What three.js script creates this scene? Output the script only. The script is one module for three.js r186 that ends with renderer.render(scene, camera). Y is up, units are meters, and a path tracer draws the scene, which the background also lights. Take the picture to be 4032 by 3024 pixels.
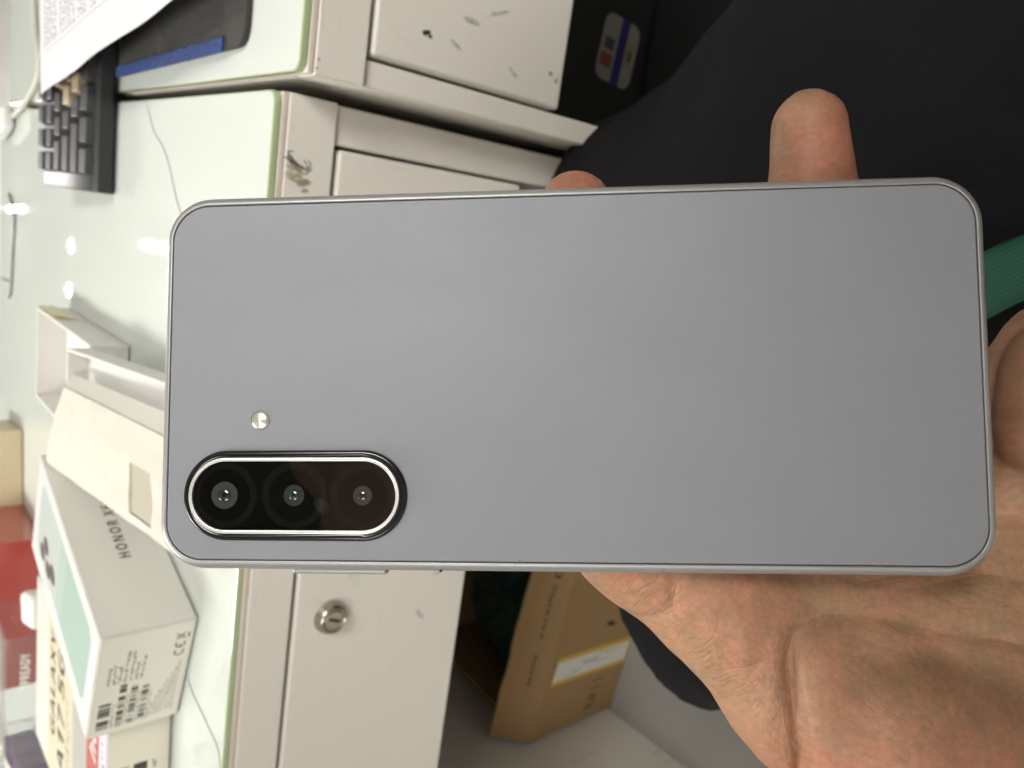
import * as THREE from 'three';
import { RoundedBoxGeometry } from 'three/addons/geometries/RoundedBoxGeometry.js';
import { mergeGeometries, mergeVertices, toCreasedNormals } from 'three/addons/utils/BufferGeometryUtils.js';
import { ImprovedNoise } from 'three/addons/math/ImprovedNoise.js';
import { RectAreaLightUniformsLib } from 'three/addons/lights/RectAreaLightUniformsLib.js';

// ---------------------------------------------------------------- camera, light, exposure
const scene = new THREE.Scene();
const camera = new THREE.PerspectiveCamera(53.07, 1024 / 768, 0.02, 60);
{
  const right = new THREE.Vector3(0.14308, -0.75163, 0.64388), down = new THREE.Vector3(-0.96973, 0.02361, 0.24305), fwd = new THREE.Vector3(-0.19788, -0.65916, -0.7255);
  const m = new THREE.Matrix4().makeBasis(right, down.clone().negate(), fwd.clone().negate());
  camera.quaternion.setFromRotationMatrix(m);
  camera.position.set(0, 0.92, 0);
  camera.focus = 0.156;
  camera.userData.fStop = 26;
}
camera.updateMatrixWorld();
scene.add(camera);
const renderer = new THREE.WebGLRenderer({ antialias: true });
renderer.setSize(1024, 768);
renderer.toneMapping = THREE.LinearToneMapping;
renderer.toneMappingExposure = 1.06;
renderer.shadowMap.enabled = true;
scene.background = new THREE.Color(0x000000);
RectAreaLightUniformsLib.init();
const CEIL = 2.75;
// ceiling fixtures: x, z, width along x, length along z, strength
const FIXTURES = [
  [-1.25, -1.15, 0.6, 1.2, 12.5], [-0.95, 1.55, 0.6, 1.2, 6], [1.2, 0.95, 0.6, 1.2, 14],
  [-0.58, -6.4, 0.06, 2.2, 190, 0.044], [-0.82, -14.1, 0.08, 1.3, 190, 0.08],
];

// ---------------------------------------------------------------- helpers
let seed = 20240611;
const rnd = () => { seed = (seed * 1664525 + 1013904223) >>> 0; return seed / 4294967296; };
const noise3 = new ImprovedNoise();
const V = (x, y, z) => new THREE.Vector3(x, y, z);
const taken = {};
function numbered(n) { taken[n] = (taken[n] ?? -1) + 1; return taken[n] ? `${n}_${String(taken[n]).padStart(3, '0')}` : n; }
function shade(m) { m.castShadow = true; m.receiveShadow = true; return m; }
function part(name, geo, mat, parent) { const m = shade(new THREE.Mesh(geo, mat)); m.name = name; parent.add(m); return m; }
function group(name, label, category, pos = [0, 0, 0], turn = 0, grp) {
  const g = new THREE.Group(); g.name = numbered(name); g.position.set(...pos); g.rotation.y = turn;
  g.userData = { label, category }; if (grp) g.userData.group = grp; scene.add(g); return g;
}
function thing(name, label, category, geo, mat, grp) {
  const m = shade(new THREE.Mesh(geo, mat)); m.name = numbered(name); m.userData = { label, category }; if (grp) m.userData.group = grp; scene.add(m); return m;
}
function struct(name, geo, mat) { const m = shade(new THREE.Mesh(geo, mat)); m.name = name; m.userData.kind = 'structure'; scene.add(m); return m; }
function box(x0, x1, y0, y1, z0, z1, r = 0.0015) {
  const g = new RoundedBoxGeometry(x1 - x0, y1 - y0, z1 - z0, 2, Math.min(r, (x1 - x0) / 2.01, (y1 - y0) / 2.01, (z1 - z0) / 2.01));
  g.translate((x0 + x1) / 2, (y0 + y1) / 2, (z0 + z1) / 2); return g;
}
// flat sheet through four corners (a = u0v0, b = u1v0, c = u1v1, d = u0v1)
function sheet(a, b, c, d, n = 1) {
  const pos = [], uv = [], idx = [];
  for (let j = 0; j <= n; j++) for (let i = 0; i <= n; i++) {
    const u = i / n, v = j / n;
    for (let k = 0; k < 3; k++) pos.push((a[k] * (1 - u) + b[k] * u) * (1 - v) + (d[k] * (1 - u) + c[k] * u) * v);
    uv.push(u, v);
  }
  for (let j = 0; j < n; j++) for (let i = 0; i < n; i++) { const q = j * (n + 1) + i; idx.push(q, q + 1, q + n + 2, q, q + n + 2, q + n + 1); }
  const g = new THREE.BufferGeometry(); g.setAttribute('position', new THREE.Float32BufferAttribute(pos, 3)); g.setAttribute('uv', new THREE.Float32BufferAttribute(uv, 2)); g.setIndex(idx); g.computeVertexNormals(); return g;
}
function canvasTex(w, h, draw) {
  const c = document.createElement('canvas'); c.width = w; c.height = h; draw(c.getContext('2d'), w, h);
  const t = new THREE.CanvasTexture(c); t.colorSpace = THREE.SRGBColorSpace; t.anisotropy = 4; return t;
}
// tiling noise as a data texture, fn(u, v) -> [r, g, b] in 0..1
function dataTex(w, h, fn, srgb = true) {
  const d = new Uint8Array(w * h * 4);
  for (let y = 0; y < h; y++) for (let x = 0; x < w; x++) { const c = fn(x / w, y / h), k = (y * w + x) * 4; for (let i = 0; i < 3; i++) d[k + i] = Math.max(0, Math.min(255, c[i] * 255)); d[k + 3] = 255; }
  const t = new THREE.DataTexture(d, w, h); t.magFilter = THREE.LinearFilter; t.minFilter = THREE.LinearFilter; t.wrapS = t.wrapT = THREE.RepeatWrapping; if (srgb) t.colorSpace = THREE.SRGBColorSpace; t.needsUpdate = true; return t;
}
const fbm = (x, y, z, o = 4) => { let s = 0, a = 0.5; for (let i = 0; i < o; i++) { s += a * noise3.noise(x, y, z); x *= 2.03; y *= 2.03; z *= 2.03; a *= 0.5; } return s; };
const lin = (r, g, b) => new THREE.Color().setRGB(r, g, b);
const std = (c, rough, extra = {}) => new THREE.MeshPhysicalMaterial({ color: c, roughness: rough, ...extra });

// rounded-rectangle outline, counter-clockwise, corner radius r
function rrect(hw, hh, r, n = 14) {
  const p = [];
  for (const [cx, cy, a0] of [[hw - r, hh - r, 0], [-hw + r, hh - r, 90], [-hw + r, -hh + r, 180], [hw - r, -hh + r, 270]])
    for (let i = 0; i <= n; i++) { const a = (a0 + 90 * i / n) * Math.PI / 180; p.push([cx + r * Math.cos(a), cy + r * Math.sin(a)]); }
  return p;
}
// sweep of a profile [[inset, depth], ...] round a rounded rectangle; caps optional
function sweepRect(hw, hh, r, profile, capStart, capEnd, n = 14) {
  const pos = [], idx = []; let N = 0;
  for (const [ins, dep] of profile) { const o = rrect(hw - ins, hh - ins, Math.max(r - ins, 0.0002), n); N = o.length; for (const [x, y] of o) pos.push(x, y, dep); }
  for (let k = 0; k < profile.length - 1; k++) for (let i = 0; i < N; i++) { const a = k * N + i, b = k * N + (i + 1) % N; idx.push(a, a + N, b, b, a + N, b + N); }
  const cap = (k, flip) => { const c = pos.length / 3; pos.push(0, 0, profile[k][1]); const base = pos.length / 3; for (let i = 0; i < N; i++) pos.push(pos[(k * N + i) * 3], pos[(k * N + i) * 3 + 1], pos[(k * N + i) * 3 + 2]); for (let i = 0; i < N; i++) { const a = base + i, b = base + (i + 1) % N; flip ? idx.push(c, b, a) : idx.push(c, a, b); } };
  if (capStart) cap(0, true); if (capEnd) cap(profile.length - 1, false);
  let g = new THREE.BufferGeometry(); g.setAttribute('position', new THREE.Float32BufferAttribute(pos, 3)); g.setIndex(idx);
  g.computeVertexNormals(); const uv = []; for (let i = 0; i < pos.length; i += 3) uv.push(pos[i], pos[i + 1]); g.setAttribute('uv', new THREE.Float32BufferAttribute(uv, 2));
  return g;
}
// surface nets over a signed distance field
function surfaceNets(lo, hi, cell, f, smoothEps) {
  const n = [0, 1, 2].map(k => Math.ceil((hi[k] - lo[k]) / cell) + 1), [nx, ny, nz] = n;
  const F = new Float32Array(nx * ny * nz); let q = 0;
  for (let z = 0; z < nz; z++) for (let y = 0; y < ny; y++) for (let x = 0; x < nx; x++) F[q++] = f(lo[0] + x * cell, lo[1] + y * cell, lo[2] + z * cell);
  const id = new Int32Array(nx * ny * nz).fill(-1), pos = [], idx = [];
  const at = (x, y, z) => x + nx * (y + ny * z);
  const C = [[0, 0, 0], [1, 0, 0], [0, 1, 0], [1, 1, 0], [0, 0, 1], [1, 0, 1], [0, 1, 1], [1, 1, 1]];
  const E = [[0, 1], [2, 3], [4, 5], [6, 7], [0, 2], [1, 3], [4, 6], [5, 7], [0, 4], [1, 5], [2, 6], [3, 7]];
  for (let z = 0; z < nz - 1; z++) for (let y = 0; y < ny - 1; y++) for (let x = 0; x < nx - 1; x++) {
    const v = C.map(c => F[at(x + c[0], y + c[1], z + c[2])]); let m = 0; for (let i = 0; i < 8; i++) if (v[i] < 0) m++;
    if (m === 0 || m === 8) continue;
    let sx = 0, sy = 0, sz = 0, k = 0;
    for (const [a, b] of E) if ((v[a] < 0) !== (v[b] < 0)) { const t = v[a] / (v[a] - v[b]); sx += C[a][0] + t * (C[b][0] - C[a][0]); sy += C[a][1] + t * (C[b][1] - C[a][1]); sz += C[a][2] + t * (C[b][2] - C[a][2]); k++; }
    id[at(x, y, z)] = pos.length / 3; pos.push(lo[0] + (x + sx / k) * cell, lo[1] + (y + sy / k) * cell, lo[2] + (z + sz / k) * cell);
  }
  const quad = (a, b, c, d, flip) => { if (a < 0 || b < 0 || c < 0 || d < 0) return; flip ? idx.push(a, c, b, a, d, c) : idx.push(a, b, c, a, c, d); };
  for (let z = 1; z < nz - 1; z++) for (let y = 1; y < ny - 1; y++) for (let x = 1; x < nx - 1; x++) {
    const s = F[at(x, y, z)] < 0;
    if (s !== (F[at(x + 1, y, z)] < 0)) quad(id[at(x, y - 1, z - 1)], id[at(x, y, z - 1)], id[at(x, y, z)], id[at(x, y - 1, z)], !s);
    if (s !== (F[at(x, y + 1, z)] < 0)) quad(id[at(x - 1, y, z - 1)], id[at(x, y, z - 1)], id[at(x, y, z)], id[at(x - 1, y, z)], s);
    if (s !== (F[at(x, y, z + 1)] < 0)) quad(id[at(x - 1, y - 1, z)], id[at(x, y - 1, z)], id[at(x, y, z)], id[at(x - 1, y, z)], !s);
  }
  const nor = [], e = smoothEps ?? cell * 0.6;
  for (let i = 0; i < pos.length; i += 3) {   // pull on to the surface, then the field's gradient is the normal
    let x = pos[i], y = pos[i + 1], z = pos[i + 2];
    const gx = f(x + e, y, z) - f(x - e, y, z), gy = f(x, y + e, z) - f(x, y - e, z), gz = f(x, y, z + e) - f(x, y, z - e), l = Math.hypot(gx, gy, gz) || 1;
    nor.push(gx / l, gy / l, gz / l);
  }
  const g = new THREE.BufferGeometry(); g.setAttribute('position', new THREE.Float32BufferAttribute(pos, 3)); g.setAttribute('normal', new THREE.Float32BufferAttribute(nor, 3)); g.setIndex(idx); return g;
}
// tapered capsule distance
function cap(p, a, b) {
  const ax = p[0] - a[0], ay = p[1] - a[1], az = p[2] - a[2], bx = b[0] - a[0], by = b[1] - a[1], bz = b[2] - a[2];
  const t = Math.max(0, Math.min(1, (ax * bx + ay * by + az * bz) / (bx * bx + by * by + bz * bz)));
  return Math.hypot(ax - bx * t, ay - by * t, az - bz * t) - (a[3] + (b[3] - a[3]) * t);
}
const smin = (a, b, k) => { const h = Math.max(k - Math.abs(a - b), 0) / k; return Math.min(a, b) - h * h * k * 0.25; };
const polyDist = (x, y, pts) => { let m = 1e9; for (let i = 0; i < pts.length - 1; i++) { const [x0, y0] = pts[i], [x1, y1] = pts[i + 1], dx = x1 - x0, dy = y1 - y0; const t = Math.max(0, Math.min(1, ((x - x0) * dx + (y - y0) * dy) / (dx * dx + dy * dy))); m = Math.min(m, Math.hypot(x - x0 - t * dx, y - y0 - t * dy)); } return m; };

// ---------------------------------------------------------------- shared materials
const grain = dataTex(512, 512, (u, v) => { const a = 0.93 + 0.05 * (rnd() - 0.5) + 0.06 * fbm(u * 7, v * 7, 3.3); return [a, a, a]; });
const lamTex = (rep) => { const t = grain.clone(); t.repeat.set(rep, rep); t.needsUpdate = true; return t; };
const M = {
  wall: std(lin(0.72, 0.7, 0.66), 0.9),
  ceiling: std(lin(0.85, 0.85, 0.83), 0.95),
  farwall: std(lin(0.68, 0.72, 0.67), 0.7),
  glassTop: std(lin(0.6, 0.64, 0.598), 0.6, { clearcoat: 1, clearcoatRoughness: 0.015, ior: 1.5, specularIntensity: 0 }),
  glassEdge: std(lin(0.42, 0.52, 0.3), 0.12, { clearcoat: 1, clearcoatRoughness: 0.05 }),
  lip: std(lin(0.66, 0.6, 0.52), 0.6),
  laminate: std(lin(0.6, 0.58, 0.54), 0.42, { map: lamTex(1) }),
  darkInside: std(lin(0.03, 0.028, 0.026), 0.9),
  blackPlastic: std(lin(0.012, 0.012, 0.013), 0.45),
  keyBlack: std(lin(0.04, 0.041, 0.044), 0.42),
  keyTan: std(lin(0.42, 0.33, 0.22), 0.5),
  white: std(lin(0.7, 0.7, 0.67), 0.55),
  card: std(lin(0.66, 0.65, 0.61), 0.7),
  cardInside: std(lin(0.66, 0.62, 0.57), 0.85),
  sleeve: std(lin(0.8, 0.78, 0.7), 0.8),
  cable: std(lin(0.55, 0.53, 0.47), 0.5),
  clear: new THREE.MeshPhysicalMaterial({ color: lin(0.96, 0.97, 0.97), transmission: 1, thickness: 0, roughness: 0.05, ior: 1.49 }),
  chrome: std(lin(0.46, 0.43, 0.38), 0.28, { metalness: 1 }),
  brass: std(lin(0.55, 0.48, 0.36), 0.3, { metalness: 1 }),
};

// ================================================================ the setting
{
  const tileTex = dataTex(512, 512, (u, v) => { const g = 0.62 + 0.05 * fbm(u * 5, v * 5, 1.7) + 0.02 * (rnd() - 0.5); const j = (u < 0.005 || v < 0.005) ? 0.8 : 1; return [g * j, g * j * 0.985, g * j * 0.955]; });
  tileTex.repeat.set(1, 1);
  const g = new THREE.PlaneGeometry(8, 19.5, 1, 1); g.rotateX(-Math.PI / 2); g.translate(0, 0, -6.75);
  const uv = g.attributes.uv, ps = g.attributes.position; for (let i = 0; i < uv.count; i++) uv.setXY(i, (ps.getX(i) + 0.42) / 0.6, (ps.getZ(i) + 0.23) / 0.6);
  struct('floor', g, std(lin(1, 1, 1), 0.45, { map: tileTex }));
  const c = new THREE.BoxGeometry(8, 0.1, 13); c.translate(0, CEIL + 0.05, -3.5); struct('ceiling', c, M.ceiling);
  const c2 = new THREE.BoxGeometry(8, 0.1, 6.48); c2.translate(0, CEIL + 0.052, -13.255); struct('ceiling_001', c2, M.farwall);
  const w = (x0, x1, z0, z1, n, m = M.wall) => { const b = new THREE.BoxGeometry(x1 - x0, 3.2, z1 - z0); b.translate((x0 + x1) / 2, 1.6, (z0 + z1) / 2); struct(n, b, m); };
  w(-4.1, -4, -16.5, 3, 'wall_left'); w(4, 4.1, -16.5, 3, 'wall_right'); w(-4, 4, 3, 3.1, 'wall_behind'); w(-4, 4, -16.6, -16.5, 'wall_far', M.farwall);
}
FIXTURES.forEach(([x, z, w, l, s, t = 0], i) => {
  const g = group('ceiling_light', ['wide ceiling light panel above the glass counter', 'wide ceiling light panel behind the seat on the wall side', 'wide ceiling light panel over the right shoulder of the seated person', 'narrow tube light farther along the ceiling', 'narrow tube light at the far end of the shop'][i], 'lamp', [x, CEIL, z], t);
  const fr = new THREE.BoxGeometry(w + 0.06, 0.05, l + 0.06); fr.translate(0, -0.026, 0); part('housing', fr, M.white, g);
  const e = new THREE.BoxGeometry(w, 0.01, l); e.translate(0, -0.057, 0);
  part('diffuser', e, new THREE.MeshStandardMaterial({ color: 0xffffff, emissive: lin(1, 0.97, 0.925), emissiveIntensity: s, roughness: 0.6 }), g);
  const L = new THREE.RectAreaLight(lin(1, 0.97, 0.925), s, w, l); L.position.set(x, CEIL - 0.068, z); L.rotation.set(-Math.PI / 2, 0, t); scene.add(L);
});
for (const [x, z, lab] of [[-0.97, -10.45, 'round recessed downlight near the far tube light'], [-1.51, -10.5, 'round recessed downlight nearer the side wall']]) {
  const g = group('downlight', lab, 'lamp', [x, CEIL, z]);
  const c = new THREE.CylinderGeometry(0.1, 0.1, 0.03, 24); c.translate(0, -0.017, 0); part('trim_ring', c, M.white, g);
  const d = new THREE.CylinderGeometry(0.085, 0.085, 0.008, 24); d.translate(0, -0.037, 0);
  part('lens', d, new THREE.MeshStandardMaterial({ emissive: lin(1, 0.97, 0.925), emissiveIntensity: 14, color: 0xffffff }), g);
  const L = new THREE.PointLight(lin(1, 0.97, 0.925), 0.15); L.position.set(x, CEIL - 0.037, z); scene.add(L);
}

// ================================================================ the two glass-topped desks
const TOP = 0.75;
function smudges(cx, w, h, list) {   // scuffs and chips: clusters of ragged flecks
  for (const [x, y, rx, ry, col, a, rot] of list) {
    cx.save(); cx.translate(x * w, y * h); cx.rotate(rot || 0); cx.fillStyle = col;
    const solid = a > 0.9, n = solid ? 1 : 46;
    for (let k = 0; k < n; k++) {
      const t = rnd() * 6.283, q = solid ? 0 : Math.sqrt(rnd()) * 0.95; cx.globalAlpha = solid ? a : a * (0.12 + rnd() * 0.4);
      const ox = Math.cos(t) * q * rx, oy = Math.sin(t) * q * ry, s = solid ? 1 : 0.1 + rnd() * 0.25; cx.beginPath();
      for (let m = 0; m <= 9; m++) { const b = m / 9 * 6.283, e = 0.7 + rnd() * 0.5; cx.lineTo(ox + Math.cos(b) * rx * s * e, oy + Math.sin(b) * ry * s * e * (solid ? 1 : 1.4)); }
      cx.fill();
    }
    cx.restore();
  }
  cx.globalAlpha = 1;
}
function laminateTex(w, h, marks) {
  return canvasTex(w, h, (c) => {
    c.fillStyle = 'rgb(226,222,212)'; c.fillRect(0, 0, w, h);
    for (let i = 0; i < w * h / 90; i++) { const g = 214 + rnd() * 22 | 0; c.fillStyle = `rgba(${g},${g - 3},${g - 10},0.35)`; c.fillRect(rnd() * w, rnd() * h, 1 + rnd() * 2, 1 + rnd() * 2); }
    for (let i = 0; i < 26; i++) { c.strokeStyle = `rgba(120,112,98,${0.05 + rnd() * 0.1})`; c.lineWidth = 0.6 + rnd(); c.beginPath(); const x = rnd() * w, y = rnd() * h; c.moveTo(x, y); c.lineTo(x + (rnd() - 0.5) * w * 0.05, y + (rnd() - 0.5) * h * 0.3); c.stroke(); }
    if (marks) marks(c, w, h);
  });
}
// front panel: rounded board whose front face carries a printed sheet of laminate
function frontPanel(name, parent, x0, x1, y0, y1, zf, thick, tex, r = 0.0012) {
  const g = box(x0, x1, y0, y1, zf - thick, zf, r), p = g.attributes.position, uv = g.attributes.uv;
  for (let i = 0; i < p.count; i++) uv.setXY(i, (p.getX(i) - x0) / (x1 - x0), (p.getY(i) - y0) / (y1 - y0));
  return part(name, g, std(0xffffff, 0.4, { map: tex }), parent);
}
function glassSheet(parent, x0, x1, z0, z1, y0, y1) {
  const s = new THREE.Shape(rrect((x1 - x0) / 2, (z1 - z0) / 2, 0.006, 6).map(([a, b]) => new THREE.Vector2(a, b)));
  const e = new THREE.ExtrudeGeometry(s, { depth: y1 - y0 - 0.0016, bevelEnabled: true, bevelThickness: 0.0008, bevelSize: 0.0008, bevelSegments: 2, curveSegments: 6 });
  e.rotateX(-Math.PI / 2); e.translate((x0 + x1) / 2, y0 + 0.0008, (z0 + z1) / 2);
  part('glass_top', e, [M.glassTop, M.glassEdge], parent);
}
function desk(name, label, X0, X1, zf, zb, panelL, panelR, drawers, fasciaTex) {
  const g = group(name, label, 'desk', [0, 0, 0]);
  glassSheet(g, X0 + 0.001, X1 - 0.001, zb, zf - 0.0015, 0.746, TOP);
  part('edge_lip', box(X0 + 0.0003, X1 - 0.0003, 0.7425, 0.7458, zb, zf - 0.0003, 0.0008), M.lip, g);
  part('top_board', box(X0, X1, 0.7165, 0.7423, zb, zf - 0.019), M.laminate, g);
  frontPanel('fascia', g, X0, X1, 0.7145, 0.7423, zf, 0.0185, fasciaTex);
  for (const [a, b] of [panelL, panelR]) part('side_panel', box(a, b, 0, 0.7142, zb, zf - 0.003), panelMat, g);
  part('back_panel', box(panelL[1] + 0.0005, panelR[0] - 0.0005, 0.05, 0.714, zb + 0.001, zb + 0.016), M.laminate, g);
  for (const d of drawers) {
    const dp = frontPanel('drawer', g, d.x0, d.x1, 0.5775, 0.7115, zf - 0.001, 0.017, d.tex, 0.0026);
    const bx = mergeGeometries([box(d.x0 + 0.02, d.x1 - 0.02, 0.6, 0.7, zf - 0.45, zf - 0.44), box(d.x0 + 0.02, d.x0 + 0.03, 0.6, 0.7, zf - 0.439, zf - 0.0185), box(d.x1 - 0.03, d.x1 - 0.02, 0.6, 0.7, zf - 0.439, zf - 0.0185), box(d.x0 + 0.031, d.x1 - 0.031, 0.6, 0.606, zf - 0.439, zf - 0.0185)]);
    part('drawer_box', bx, M.laminate, dp);
    if (d.lock) {
      const [lx, ly] = d.lock;
      const es = new THREE.LatheGeometry([[0.0001, 0.0045], [0.0072, 0.0045], [0.0076, 0.0062], [0.0088, 0.0062], [0.0098, 0.0046], [0.0112, 0.0018], [0.0114, 0]].map(([r, y]) => new THREE.Vector2(r, y)), 40);
      es.rotateX(Math.PI / 2); es.translate(lx, ly, zf - 0.0009); const lk = part('lock', es, M.chrome, dp);
      const cy = new THREE.LatheGeometry([[0.0001, 0.0058], [0.0058, 0.0058], [0.0064, 0.0053], [0.0066, 0.0046]].map(([r, y]) => new THREE.Vector2(r, y)), 36); cy.rotateX(Math.PI / 2); cy.translate(lx, ly, zf - 0.0009);
      part('lock_core', cy, M.brass, lk);
      const ks = new THREE.BoxGeometry(0.0016, 0.0078, 0.0006); ks.rotateZ(-0.35); ks.translate(lx, ly, zf + 0.0052); part('key_slot', ks, M.darkInside, lk);
    }
  }
  return g;
}
const panelMat = std(0xffffff, 0.5, { map: laminateTex(512, 1024, (c, w, h) => { for (let i = 0; i < 60; i++) { c.strokeStyle = `rgba(70,62,50,${0.05 + rnd() * 0.22})`; c.lineWidth = 0.5 + rnd() * 1.8; const x = rnd() * w, y = rnd() * h, l = 20 + rnd() * 130; c.beginPath(); c.moveTo(x, y); c.lineTo(x + (rnd() - 0.5) * 5, y + l); c.stroke(); } }) });
const fasciaA = laminateTex(2048, 64, (c, w, h) => {
  // worn brown scuff and black scrawl near the right-hand end
  const X = (x) => (x + 0.8) / 0.851 * w, Y = (y) => h - (y - 0.7145) / 0.0257 * h;
  smudges(c, 1, 1, [[X(0.0085), Y(0.7325), 7, 17, 'rgb(120,98,70)', 0.5, 0.2], [X(0.007), Y(0.7295), 5, 10, 'rgb(110,88,60)', 0.5, -0.3], [X(0.014), Y(0.7345), 10, 11, 'rgb(140,122,96)', 0.35, 0.4], [X(0.003), Y(0.7285), 3, 5, 'rgb(96,74,50)', 0.6]]);
  c.strokeStyle = 'rgba(60,55,48,0.75)'; c.lineWidth = 1.4;
  for (let i = 0; i < 7; i++) { c.beginPath(); c.ellipse(X(0.0185) + i * 1.2 - 4, Y(0.7335) + (rnd() - 0.5) * 8, 5 + rnd() * 5, 12 + rnd() * 9, 0.3 + rnd() * 0.5, rnd() * 3, 3.6 + rnd() * 2); c.stroke(); }
});
const fasciaB = laminateTex(2048, 64, (c, w, h) => { const X = (x) => (x - 0.058) / 0.742 * w, Y = (y) => h - (y - 0.7145) / 0.0257 * h; smudges(c, 1, 1, [[X(0.0615), Y(0.739), 1.3, 1.6, 'rgb(60,55,50)', 0.8], [X(0.0655), Y(0.7385), 2.5, 1.4, 'rgb(60,60,70)', 0.7]]); });
const drawerA = laminateTex(1024, 288, (c, w, h) => { smudges(c, w, h, [[0.6, 0.72, 3, 9, 'rgb(110,104,92)', 0.35, 0.5], [0.64, 0.8, 2.5, 8, 'rgb(110,104,92)', 0.3, -0.2], [0.7, 0.2, 26, 12, 'rgb(120,112,98)', 0.1, 0.8], [0.66, 0.3, 18, 12, 'rgb(120,112,98)', 0.08]]); });
const drawerB = laminateTex(1024, 288, (c, w, h) => {
  const X = (x) => (x - 0.0745) / 0.42 * w, Y = (y) => h - (y - 0.5775) / 0.134 * h;
  smudges(c, 1, 1, [[X(0.0935), Y(0.6805), 3.4, 5.6, 'rgb(38,36,30)', 0.95, -0.4], [X(0.0925), Y(0.678), 2.4, 3.4, 'rgb(30,28,24)', 0.95],
    [X(0.092), Y(0.660), 2.5, 10, 'rgb(100,94,82)', 0.45, 0.5], [X(0.107), Y(0.652), 4, 12, 'rgb(90,84,74)', 0.5, 0.1], [X(0.116), Y(0.634), 3, 16, 'rgb(90,84,74)', 0.35, -0.4], [X(0.088), Y(0.618), 3, 9, 'rgb(100,94,82)', 0.35, 0.6], [X(0.094), Y(0.5885), 2.5, 4, 'rgb(60,55,48)', 0.75], [X(0.091), Y(0.583), 3.5, 3.5, 'rgb(80,74,64)', 0.6]]);
});
desk('glass_desk', 'white laminate desk with pale green glass top and a drawer lock', -0.8, 0.051, -0.395, -1.25, [-0.751, -0.7295], [0.0295, 0.0505], [{ x0: -0.727, x1: 0.0275, tex: drawerA, lock: [-0.2583, 0.6865] }], fasciaA);
desk('glass_desk', 'white laminate desk under the mouse pad, its drawer scuffed and chipped', 0.058, 0.8, -0.37, -1.184, [0.0585, 0.0725], [0.78, 0.798], [{ x0: 0.0745, x1: 0.4945, tex: drawerB }], fasciaB);

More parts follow.
